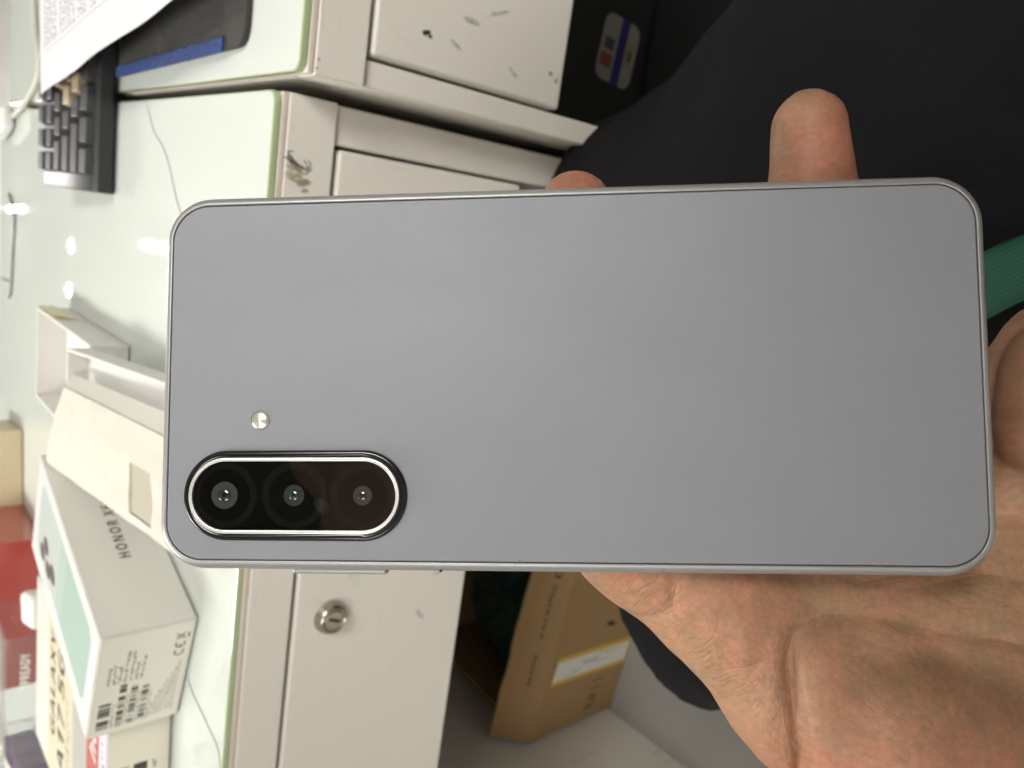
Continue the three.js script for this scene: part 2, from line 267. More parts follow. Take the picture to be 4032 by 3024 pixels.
// ================================================================ the smartphone
const PH = new THREE.Matrix4().makeBasis(V(0.16894, -0.6943, 0.69958), V(-0.95385, 0.0636, 0.29347), V(-0.24825, -0.71687, -0.65151)).setPosition(-0.02701, 0.81394, -0.10365);
{
  const g = group('smartphone', 'silver grey smartphone held up with its camera side showing', 'phone'); g.applyMatrix4(PH);
  const HL = 0.0814, HW = 0.0382, RC = 0.0096;
  const speck = dataTex(1024, 512, (u, v) => { const a = 0.955 + 0.02 * fbm(u * 9, v * 5, 8) + 0.022 * (rnd() - 0.5); return [a, a, a]; });
  speck.repeat.set(1 / 0.164, 1 / 0.077);
  const smear = dataTex(512, 256, (u, v) => { const a = 0.6 + 0.07 * fbm(u * 5, v * 3, 2) + 0.05 * fbm(u * 22, v * 14, 6); return [a, a, a]; }, false); smear.repeat.set(1 / 0.164, 1 / 0.077);   // faint finger smears
  const frameMat = std(lin(0.34, 0.34, 0.345), 0.42, { metalness: 0.55 });
  part('frame', sweepRect(HL, HW, RC, [[0.0021, 0.0008], [0.00207, 0.00025], [0.00196, 0.00006], [0.00175, 0.00004], [0.0014, 0.00012], [0.00105, 0.00032], [0.0007, 0.0007], [0.00036, 0.0013], [0.00012, 0.0021], [0, 0.0034], [0.00004, 0.0048], [0.0002, 0.006], [0.0007, 0.007], [0.0015, 0.0075]], false, true, 18), frameMat, g);
  part('back_panel', sweepRect(HL - 0.00224, HW - 0.00224, RC - 0.0021, [[0, 0.0009], [0, 0.0002], [0.00008, 0.00006], [0.00024, 0]].reverse(), true, false, 18), std(lin(0.245, 0.257, 0.28), 1, { map: speck, metalness: 0.1, roughnessMap: smear }), g);
  part('panel_gap', sweepRect(HL - 0.0021, HW - 0.0021, RC - 0.002, [[0, 0.0007], [0.0004, 0.00072]], false, false, 18), M.blackPlastic, g);
  const scr = new THREE.ShapeGeometry(new THREE.Shape(rrect(HL - 0.0022, HW - 0.0022, RC - 0.002).map(([a, b]) => new THREE.Vector2(a, b)))); scr.translate(0, 0, 0.00756); part('screen', scr, std(lin(0.01, 0.01, 0.012), 0.08), g);
  // camera island
  const isl = new THREE.Group(); isl.name = 'camera_island'; isl.position.set(-0.0527, 0.0232, 0); g.add(isl);
  part('base_ring', sweepRect(0.0228, 0.0089, 0.0089, [[0, 0.0002], [0, -0.0004], [0.00015, -0.0007], [0.0005, -0.00085], [0.00125, -0.0009], [0.0013, -0.0004]], false, false, 20), std(lin(0.008, 0.008, 0.01), 0.16), isl);
  part('metal_ring', sweepRect(0.0214, 0.0075, 0.0075, [[0, -0.0005], [0, -0.00125], [0.0001, -0.00135], [0.00062, -0.00135], [0.00072, -0.00125], [0.00072, -0.0006]], false, false, 20), std(lin(0.82, 0.82, 0.8), 0.3, { metalness: 0.7 }), isl);
  part('lens_deck', sweepRect(0.0208, 0.0069, 0.0069, [[0.0001, -0.0003], [0, -0.0002]], true, false, 20), std(lin(0.004, 0.0042, 0.004), 0.8, { specularIntensity: 0 }), isl);
  for (const [x, r, col] of [[-0.0143, 0.0027, 0.05], [0, 0.0021, 0.035], [0.0139, 0.0019, 0.04]]) {
    const ring = new THREE.RingGeometry(0.0052, 0.0066, 48); ring.rotateY(Math.PI); ring.translate(x, 0, -0.00034);
    const ln = part('lens', ring, std(lin(0.009, 0.0085, 0.008), 0.8, { specularIntensity: 0 }), isl);
    const d = new THREE.LatheGeometry([[0.00001, 0.00006], [r * 0.5, 0.00008], [r * 0.6, 0.00014], [r * 0.95, 0.0002], [r, 0.00016], [r * 1.02, 0]].map(([a, b]) => new THREE.Vector2(a, b)), 36); d.rotateX(-Math.PI / 2); d.translate(x, 0, -0.00036);
    part('lens_barrel', d, std(lin(col, col, col), 0.8, { specularIntensity: 0.1 }), ln);
    const gl = new THREE.SphereGeometry(r * 0.52, 24, 12, 0, 7, 0, 1.1); gl.scale(1, 0.3, 1); gl.rotateX(-Math.PI / 2); gl.translate(x, 0, -0.00036);
    part('front_element', gl, std(x === 0 ? lin(0.01, 0.035, 0.03) : lin(0.015, 0.016, 0.018), 0.06, { clearcoat: 1 }), ln);
  }
  part('cover_glass', sweepRect(0.02068, 0.00678, 0.00678, [[0.00001, -0.00124], [0, -0.00122]], true, false, 20), new THREE.MeshPhysicalMaterial({ color: 0xffffff, transmission: 1, thickness: 0, roughness: 0.02, ior: 1.77 }), isl);
  // flash
  const fl = new THREE.LatheGeometry([[0.00001, 0.0006], [0.0006, 0.00046], [0.0013, 0.00026], [0.00175, 0.0001], [0.0019, -0.0001]].map(([a, b]) => new THREE.Vector2(a, b)), 40); fl.rotateX(-Math.PI / 2); fl.translate(-0.0601, 0.0082, 0);
  const f = part('flash', fl, std(lin(0.72, 0.7, 0.62), 0.28, { metalness: 0.9 }), g);
  const rim = new THREE.TorusGeometry(0.0019, 0.00012, 8, 40); rim.translate(-0.0601, 0.0082, -0.00004); part('flash_rim', rim, std(lin(0.2, 0.2, 0.2), 0.4), f);
  // side key and small marks
  const vb = new RoundedBoxGeometry(0.0196, 0.0016, 0.0022, 3, 0.0007); vb.translate(-0.0443, HW + 0.0001, 0.0034); part('volume_button', vb, frameMat, g);
  const mk = new THREE.CylinderGeometry(0.00032, 0.00032, 0.0004, 12); mk.translate(-0.0235, HW - 0.0002, 0.0014); part('microphone_hole', mk, M.blackPlastic, g);
  const an = new THREE.CylinderGeometry(0.00014, 0.00014, 0.00006, 8); an.rotateX(Math.PI / 2); an.translate(-0.0078, 0.0356, -0.00003); part('dust_speck', an, M.blackPlastic, g);
}

// ================================================================ the person: hand and trousers
{
  const g = group('person', 'seated person in black trousers holding the phone on an open hand', 'person');
  // hand, in millimetres in the phone's own frame
  const iT = [3.6, -38.3, 16.4, 7.9], iD = [3.3, -21, 17.6, 8.8], iP = [5.1, 4.4, 19.5, 10], iM = [17.5, 31.8, 23, 13];
  const mT = [54.1, -54.6, 16.6, 7.9], mD = [54.9, -36.5, 18.0, 9.5], mP = [55.6, -8.2, 20.5, 10.6], mM = [56, 30, 33, 12.5];
  const rT = [97, 10, 9, 10.8], rD = [99, 1.5, 7.5, 11.4], rP = [106, -5, 22, 11], rM = [86, 25, 36, 12.5];
  const kT = [93, 23, 19, 7.5], kD = [101, 22, 18, 8.5], kP = [115, 18, 25, 9.5], kM = [109, 31, 36, 12];
  const wr = [122, 88, 36, 24], fa = [185, 140, 50, 29];
  const bones = [
    [iT, iD, 3], [iD, iP, 3], [iP, iM, 5], [mT, mD, 3], [mD, mP, 3], [mP, mM, 5],
    [rT, rD, 3], [rD, rP, 3], [rP, rM, 4], [kT, kD, 2], [kD, kP, 3], [kP, kM, 4],
  ];
  const palm = [
    [iM, [52, 66, 30, 14]], [[52, 66, 30, 14], wr], [mM, wr], [rM, wr], [kM, [122, 64, 34, 17]], [[122, 64, 34, 17], wr],
    [mM, [52, 66, 30, 14]], [[40, 46, 28, 12.5], [62, 52, 30, 14]], [iM, mM], [mM, rM], [rM, kM], [[17.5, 31.8, 22, 13], [36.2, 48.8, 23.5, 11.2]], [[36.2, 48.8, 23.5, 11.2], [55.8, 71, 25, 12.5]], [[55.8, 71, 25, 12.5], [72, 100, 20, 13]],
  ];
  const thenar = [[[69, 75, 25.5, 20.5], [96, 85, 32, 26]], [[84, 86, 29, 22], [110, 96, 34, 22]], [[72, 92, 24, 15], [66, 106, 14, 11]], [[66, 106, 14, 11], [46, 124, 6, 10]], [[46, 124, 6, 10], [30, 136, 2, 8.5]]];
  const smooth2 = (pts) => new THREE.SplineCurve(pts.map(([x, y]) => new THREE.Vector2(x, y))).getPoints(36).map(p => [p.x, p.y]);
  const fold = smooth2([[50.5, 96], [48.4, 78.8], [47, 69.9], [46.2, 61.5], [45.6, 54.5], [49, 49.6], [56.1, 48.2], [67.2, 49.8], [79.3, 52.6], [91.8, 54.2], [106, 58]]);
  const c2 = [[46, 54.5], [39, 57.5], [31, 60]], c3 = [[23.2, 41], [22.6, 46.1], [20.2, 48.4], [17, 49.5]];
  const c4 = [[56, 48.5], [70, 44], [88, 41]], c5 = [[57.5, 82], [66, 72], [75, 66]], c6 = [[94, 41.4], [78, 40], [62, 42]];
  const wrinkles = []; for (let i = 0; i < 16; i++) { const t = i / 15, x = 17 + t * 24, y = 46.5 + t * 19; wrinkles.push([[x, y], [x + 2.5 + rnd() * 3, y - 2.6 - rnd() * 2.5]]); }
  const veins = [[[43.5, 52], [41, 66], [43, 82]], [[36, 50], [37.5, 62], [41, 74]]];
  const hand = (x, y, z) => {
    const p = [x, y, z]; let d = 1e9;
    let pm = 1e9; for (const [a, b] of palm) pm = smin(pm, cap(p, a, b), 9);
    let th = 1e9; for (const [a, b] of thenar) th = smin(th, cap(p, a, b), 9);
    d = smin(pm, th, 3);
    for (let f = 0; f < 4; f++) { let fd = 1e9; for (let k = 0; k < 3; k++) { const [a, b, s] = bones[f * 3 + k]; fd = smin(fd, cap(p, a, b), s); } d = smin(d, fd, f < 2 ? 6 : 3.5); }
    d = smin(d, cap(p, wr, fa), 14);
    if (d < 4 && d > -4) {
      if (z < 40) {
        const gd = (pts, w, dep) => { const q = polyDist(x, y, pts); return dep * Math.exp(-(q * q) / (w * w)); };
        const deep = y > 60 && x < 56 ? 1 : x < 56 ? Math.max(0.3, (y - 46) / 14) : 0.3;
        if (y > 38) d += Math.max(gd(fold, 1.4, 2.4 * deep), gd(c2, 1.2, 0.5), gd(c3, 0.9, 0.6), gd(c4, 1.6, 0.5), gd(c5, 1.8, 0.6), gd(c6, 1.4, 0.4)) + gd(fold, 4.5, 0.9 * (0.4 + 0.6 * deep)) - gd(veins[0], 1.6, 0.5) - gd(veins[1], 1.6, 0.35);
        if (y > 40 && x < 60) for (const w of wrinkles) d += gd(w, 0.8, 0.28);
        if (x > 44 && x < 67 && y < -15) d += gd([[44, -37.5], [66, -36]], 1.3, 0.5);
      }
      d += 0.35 * noise3.noise(x * 0.11, y * 0.11, z * 0.11) + 0.16 * noise3.noise(x * 0.3, y * 0.3, z * 0.3);
    }
    return d;
  };
  const geo = surfaceNets([-12, -66, -12], [196, 150, 78], 1.5, hand, 0.8);
  {
    const p = geo.attributes.position, col = [], uv = [];
    for (let i = 0; i < p.count; i++) {
      const x = p.getX(i), y = p.getY(i), z = p.getZ(i);
      const n = fbm(x * 0.035, y * 0.035, z * 0.035, 3), n2 = fbm(x * 0.12 + 9, y * 0.12, z * 0.12, 3);
      // flesh: ruddier pads on the fingertips and the ball of the thumb, yellower elsewhere, mottled
      const tip = Math.max(Math.exp(-((x - 55) ** 2 + (y + 47) ** 2) / 130), Math.exp(-((x - 3.6) ** 2 + (y + 42) ** 2) / 90), 0.7 * Math.exp(-((x - 97) ** 2 + (y - 2) ** 2) / 160));
      const ball = 0.5 * Math.exp(-((x - 62) ** 2 + (y - 76) ** 2) / 260) + 0.35 * Math.exp(-((x - 32) ** 2 + (y - 50) ** 2) / 160);
      const pink = Math.max(0, Math.min(1, 0.25 + 0.75 * tip + ball + 1.1 * n + 0.5 * n2));
      const w = 1 + 0.22 * n2;
      col.push((0.43 + 0.045 * pink) * w, (0.268 - 0.06 * pink) * w, (0.155 - 0.025 * pink) * w); uv.push((x + 12) / 216, (y + 66) / 216);
    }
    geo.setAttribute('color', new THREE.Float32BufferAttribute(col, 3)); geo.setAttribute('uv', new THREE.Float32BufferAttribute(uv, 2));
    geo.scale(0.001, 0.001, 0.001); geo.applyMatrix4(PH);
  }
  const skinBump = (() => {
    const S = 2048, c = document.createElement('canvas'); c.width = c.height = S; const k = c.getContext('2d');
    k.fillStyle = 'rgb(190,190,190)'; k.fillRect(0, 0, S, S); k.lineCap = 'round';
    for (let i = 0; i < 90000; i++) { k.fillStyle = rnd() > 0.5 ? 'rgba(0,0,0,0.09)' : 'rgba(255,255,255,0.09)'; k.fillRect(rnd() * S, rnd() * S, 2 + rnd() * 4, 2 + rnd() * 4); }
    const X = (x) => (x + 12) / 216 * S, Y = (y) => S - (y + 66) / 216 * S;   // millimetres of the palm to pixels
    const line = (pts, w, a) => { k.strokeStyle = `rgba(0,0,0,${a})`; k.lineWidth = w / 216 * S; k.beginPath(); pts.forEach(([x, y], i) => (i ? k.lineTo(X(x), Y(y)) : k.moveTo(X(x), Y(y)))); k.stroke(); };
    const wob = (x, y, dx, dy, n) => { const p = []; for (let i = 0; i <= n; i++) { const t = i / n, q = 1.1 * noise3.noise(x * 0.2 + t * 2, y * 0.2, 7); p.push([x + dx * t - dy * 0.06 * q * 3, y + dy * t + dx * 0.06 * q * 3]); } return p; };
    for (let i = 0; i < 1500; i++) { const x = -12 + rnd() * 150, y = 30 + rnd() * 110, a = 0.5 + 1.6 * fbm(x * 0.03, y * 0.03, 2, 2) + (rnd() > 0.5 ? 1.5 : 0) + (rnd() - 0.5) * 0.5, l = 1 + rnd() * 2.2; line(wob(x, y, Math.cos(a) * l, Math.sin(a) * l, 4), 0.16 + rnd() * 0.16, 0.1 + rnd() * 0.16); }
    for (let i = 0; i < 46; i++) { const t = rnd(), x = 10 + t * 32, y = 42 + t * 30; line(wob(x, y, 3 + rnd() * 6, -3 - rnd() * 6, 6), 0.25 + rnd() * 0.3, 0.15 + rnd() * 0.3); }   // wrinkles across the index edge
    for (let i = 0; i < 26; i++) { const x = 38 + rnd() * 10, y = 50 + rnd() * 8; line(wob(x, y, -3 + rnd() * 4, 14 + rnd() * 20, 8), 0.3 + rnd() * 0.4, 0.12 + rnd() * 0.25); }            // strings along the web
    for (let i = 0; i < 40; i++) { const x = 56 + rnd() * 50, y = 60 + rnd() * 40; line(wob(x, y, 12 + rnd() * 12, -12 - rnd() * 12, 8), 0.4 + rnd() * 0.6, 0.05 + rnd() * 0.14); }          // ball of the thumb
    for (let i = 0; i < 30; i++) { const x = 50 + rnd() * 60, y = 38 + rnd() * 14; line(wob(x, y, 16 + rnd() * 16, 3 + rnd() * 5, 8), 0.3 + rnd() * 0.4, 0.08 + rnd() * 0.16); }
    for (let i = 0; i < 420; i++) { const f = rnd() > 0.5, x = f ? 46 + rnd() * 18 : -5 + rnd() * 16, y = -64 + rnd() * 36; line(wob(x, y, 3 + rnd() * 4, rnd() - 0.5, 4), 0.2, 0.06 + rnd() * 0.08); }
    line(fold, 0.7, 0.35); line(c2, 0.5, 0.4); line(c3, 0.5, 0.5); line(c4, 0.6, 0.25); line(c5, 0.8, 0.2); line(c6, 0.5, 0.2); line([[58, 52], [72, 57], [90, 62]], 0.5, 0.15); line([[44.8, 53], [41, 58], [34, 61], [27, 60]], 0.6, 0.35);
    const t = new THREE.CanvasTexture(c); return t;
  })();
  const mottle = dataTex(1024, 1024, (u, v) => { const a = fbm(u * 60, v * 60, 3, 3), b = fbm(u * 170 + 5, v * 170, 8, 2), n = 0.9 + 0.16 * a + 0.12 * b + 0.05 * (rnd() - 0.5); return [n * (1 - 0.02 * a), n * (1 - 0.1 * a), n * (1 - 0.08 * a)]; });
  part('hand', geo, std(0xffffff, 0.5, { vertexColors: true, map: mottle, bumpMap: skinBump, bumpScale: 0.0002, specularIntensity: 0.6, sheen: 0.25, sheenRoughness: 0.5, sheenColor: lin(0.5, 0.22, 0.14) }), g);

  // trousers
  const legs = [
    [[0.3, 0.53, 0.105, 0.122], [0.012, 0.487, -0.33, 0.08]], [[0.012, 0.487, -0.33, 0.08], [0.03, 0.11, -0.33, 0.062]],
    [[0.16, 0.53, 0.22, 0.1], [-0.196, 0.487, -0.23, 0.069]], [[-0.196, 0.487, -0.23, 0.069], [-0.17, 0.11, -0.19, 0.06]],
    [[0.3, 0.53, 0.105, 0.122], [0.16, 0.53, 0.22, 0.1]], [[0.27, 0.56, 0.2, 0.13], [0.28, 0.72, 0.22, 0.14]],
  ];
  const cloth = (x, y, z) => {
    const p = [x, y, z]; let d = 1e9; for (const [a, b] of legs) d = smin(d, cap(p, a, b), 0.045);
    if (d < 0.03 && d > -0.03) d += 0.011 * noise3.noise(x * 11, y * 11, z * 11) + 0.006 * noise3.noise(x * 26 + y * 20, y * 9, z * 26);
    return d;
  };
  const cg = surfaceNets([-0.3, 0.06, -0.43], [0.46, 0.8, 0.4], 0.011, cloth);
  { const p = cg.attributes.position, uv = []; for (let i = 0; i < p.count; i++) uv.push(p.getX(i) * 20 + p.getY(i) * 7, p.getZ(i) * 20 + p.getY(i) * 11); cg.setAttribute('uv', new THREE.Float32BufferAttribute(uv, 2)); }
  const weave = dataTex(256, 256, (u, v) => { const a = 0.72 + 0.16 * Math.sin((u * 32 + v * 32) * 6.283) + 0.4 * (rnd() - 0.5); return [a, a, a]; });
  part('trousers', cg, std(lin(0.011, 0.0105, 0.0125), 0.95, { map: weave, specularIntensity: 0.35 }), g);
  for (const [x, z, t] of [[0.02, -0.39, 0.1], [-0.19, -0.25, 0.2]]) {
    const s = new THREE.SphereGeometry(0.05, 24, 16); s.scale(0.95, 0.95, 2.5); s.translate(0, 0.03, 0); const p = s.attributes.position; for (let i = 0; i < p.count; i++) p.setY(i, Math.max(0.002, p.getY(i))); s.computeVertexNormals(); s.rotateY(t); s.translate(x, 0, z);
    part('shoe', s, M.blackPlastic, g);
  }
}
{ // unseen upper body, added for the camera glass to mirror: shirt, head, cap
  const g = scene.getObjectByName('person');
  const torso = [
    [[0.28, 0.6, 0.2, 0.13], [0.23, 0.9, 0.2, 0.13]], [[0.23, 0.9, 0.2, 0.13], [0.19, 1.02, 0.18, 0.11]], [[0.055, 1.03, 0.295, 0.065], [0.305, 1.03, 0.08, 0.065]],
    [[0.055, 1.03, 0.295, 0.06], [-0.13, 0.74, 0.31, 0.05]], [[0.305, 1.03, 0.08, 0.06], [0.33, 0.8, -0.03, 0.05]],
  ];
  const shirt = (x, y, z) => { const p = [x, y, z]; let d = 1e9; for (const [a, b] of torso) d = smin(d, cap(p, a, b), 0.06); if (Math.abs(d) < 0.04) d += 0.006 * noise3.noise(x * 12, y * 12, z * 12); return d; };
  const uvs = (q) => { const p = q.attributes.position, uv = []; for (let i = 0; i < p.count; i++) uv.push(p.getX(i) * 8 + p.getZ(i) * 8, p.getY(i) * 8); q.setAttribute('uv', new THREE.Float32BufferAttribute(uv, 2)); return q; };
  part('shirt', uvs(surfaceNets([-0.24, 0.44, -0.16], [0.46, 1.22, 0.44], 0.014, shirt)), std(lin(0.3, 0.27, 0.24), 0.9), g);
  const H = [0.055, 1.257, 0.108], fx = -0.42, fy = -0.45, fz = -0.79;   // where the face looks
  const at = (a, b, c) => [H[0] + fx * a - 0.88 * b - 0.21 * c, H[1] + fy * a + 0.89 * c, H[2] + fz * a + 0.47 * b - 0.4 * c];
  const S = (a, b, c, r) => [...at(a, b, c), r];
  const skull = [[S(-0.02, 0, 0.03, 0.088), S(0.03, 0, 0.02, 0.08)], [S(0.03, 0, -0.04, 0.06), S(0.055, 0, -0.085, 0.035)], [S(0.094, 0, 0.005, 0.008), S(0.112, 0, -0.028, 0.013)], [S(0, 0.083, -0.02, 0.014), S(-0.01, 0.088, 0.012, 0.016)], [S(0, -0.083, -0.02, 0.014), S(-0.01, -0.088, 0.012, 0.016)], [S(-0.03, 0, -0.05, 0.055), [0.17, 1.09, 0.17, 0.055]], [S(0.094, 0.02, -0.062, 0.007), S(0.094, -0.02, -0.062, 0.007)]];
  const eyes = [S(0.098, 0.032, 0.012, 0), S(0.098, -0.032, 0.012, 0)];
  const head = (x, y, z) => { const p = [x, y, z]; let d = 1e9; for (const [a, b] of skull) d = smin(d, cap(p, a, b), 0.025); for (const e of eyes) d += 0.007 * Math.exp(-((x - e[0]) ** 2 + (y - e[1]) ** 2 + (z - e[2]) ** 2) / 0.00025); return d; };
  part('head', uvs(surfaceNets([-0.09, 0.98, -0.09], [0.26, 1.42, 0.3], 0.006, head)), std(lin(0.5, 0.29, 0.19), 0.55), g);
  for (const e of eyes) { const q = new THREE.SphereGeometry(0.0125, 20, 14); q.translate(e[0] + fx * -0.013, e[1] + fy * -0.013, e[2] + fz * -0.013); part('eye', q, std(lin(0.7, 0.68, 0.64), 0.15), g); }
  const addedCapD = (x, y, z) => { const p = [x, y, z]; let d = smin(cap(p, S(-0.03, 0, 0.042, 0.099), S(0.045, 0, 0.058, 0.078)), cap(p, S(-0.045, 0, 0.02, 0.092), S(-0.06, 0, -0.05, 0.06)), 0.03); return d + 0.006 * noise3.noise(x * 40, y * 40, z * 40); };
  part('cap', uvs(surfaceNets([-0.12, 1.06, -0.12], [0.28, 1.46, 0.34], 0.008, addedCapD)), std(lin(0.012, 0.01, 0.009), 0.6), g);  // unseen near-black cap, added so the camera glass mirrors something dark
  { // unseen visor added to be mirrored dark, curved plate in front of the forehead
    const pos = [], idx = [], nu = 10, nv = 16;
    for (const th of [0, 0.004]) for (let j = 0; j <= nv; j++) for (let i = 0; i <= nu; i++) { const t = (j / nv - 0.5) * 2, r = i / nu, w = 0.082 * t, a = 0.07 - 0.02 * t * t + r * (0.15 - 0.06 * t * t); pos.push(...at(a, w, 0.056 - 0.02 * t * t + th)); }
    const K = (nu + 1) * (nv + 1);
    for (let j = 0; j < nv; j++) for (let i = 0; i < nu; i++) { const q = j * (nu + 1) + i, r = q + nu + 1; idx.push(q, r, q + 1, q + 1, r, r + 1, K + q, K + q + 1, K + r, K + q + 1, K + r + 1, K + r); }
    for (let j = 0; j < nv; j++) { const q = j * (nu + 1) + nu, r = q + nu + 1; idx.push(q, r, K + q, r, K + r, K + q); }
    const q = new THREE.BufferGeometry(); q.setAttribute('position', new THREE.Float32BufferAttribute(pos, 3)); q.setIndex(idx); q.computeVertexNormals();
    part('added_visor', uvs(q), std(lin(0.012, 0.012, 0.013), 0.9, { side: THREE.DoubleSide }), g);
  }
  const arm = [[[0.33, 0.8, -0.03, 0.05], [0.13, 0.9, 0.07, 0.036]], [[0.13, 0.9, 0.07, 0.03], [0.09, 0.93, 0.07, 0.032]], [[0.09, 0.955, 0.06, 0.012], [0.06, 0.985, 0.04, 0.01]], [[0.085, 0.935, 0.055, 0.012], [0.05, 0.955, 0.035, 0.01]], [[0.08, 0.915, 0.06, 0.011], [0.045, 0.93, 0.04, 0.0095]], [[0.085, 0.9, 0.065, 0.01], [0.055, 0.905, 0.045, 0.0085]], [[0.1, 0.93, 0.09, 0.013], [0.06, 0.94, 0.085, 0.01]]];
  const farm = [[[-0.13, 0.74, 0.31, 0.042], [-0.1416, 0.6587, 0.0342, 0.029]]];
  const forearm = (x, y, z) => { const p = [x, y, z]; let d = 1e9; for (const [a, b] of arm) d = smin(d, cap(p, a, b), 0.006); for (const [a, b] of farm) d = Math.min(d, cap(p, a, b)); return d; };
  part('forearm', uvs(surfaceNets([-0.21, 0.6, -0.1], [0.36, 1.02, 0.36], 0.007, forearm)), std(lin(0.5, 0.29, 0.19), 0.55), g);
}
// chair
{
  const g = group('chair', 'chair with a green woven seat under the seated person', 'chair', [0.125, 0, 0.0], Math.PI / 4.4);
  const weave = dataTex(256, 256, (u, v) => { const a = 0.5 + 0.5 * Math.sin(u * 6.283 * 16 + Math.sin(v * 6.283 * 16)); const b = 0.55 + 0.45 * a * (0.6 + 0.4 * Math.sin(v * 6.283 * 24)) + 0.12 * (rnd() - 0.5); return [0.24 * b, 0.5 * b, 0.41 * b]; });
  weave.repeat.set(5.5, 5.5);
  const s = new RoundedBoxGeometry(0.46, 0.06, 0.5, 4, 0.025); s.translate(0, 0.415, 0); const p = s.attributes.position, uv = s.attributes.uv; for (let i = 0; i < p.count; i++) uv.setXY(i, p.getX(i) * 5, p.getZ(i) * 5);
  part('seat', s, std(lin(1, 1, 1), 0.9, { map: weave }), g);
  const st = new THREE.CylinderGeometry(0.025, 0.03, 0.31, 20); st.translate(0, 0.23, 0); part('column', st, M.blackPlastic, g);
  for (let k = 0; k < 5; k++) { const l = new RoundedBoxGeometry(0.045, 0.03, 0.26, 2, 0.01); l.translate(0, 0.06, 0.14); l.rotateY(k * 1.2566); part('leg', l, M.blackPlastic, g); const w = new THREE.CylinderGeometry(0.024, 0.024, 0.03, 16); w.rotateZ(Math.PI / 2); w.translate(0, 0.0245, 0.255); w.rotateY(k * 1.2566); part('caster', w, M.blackPlastic, g); }
}

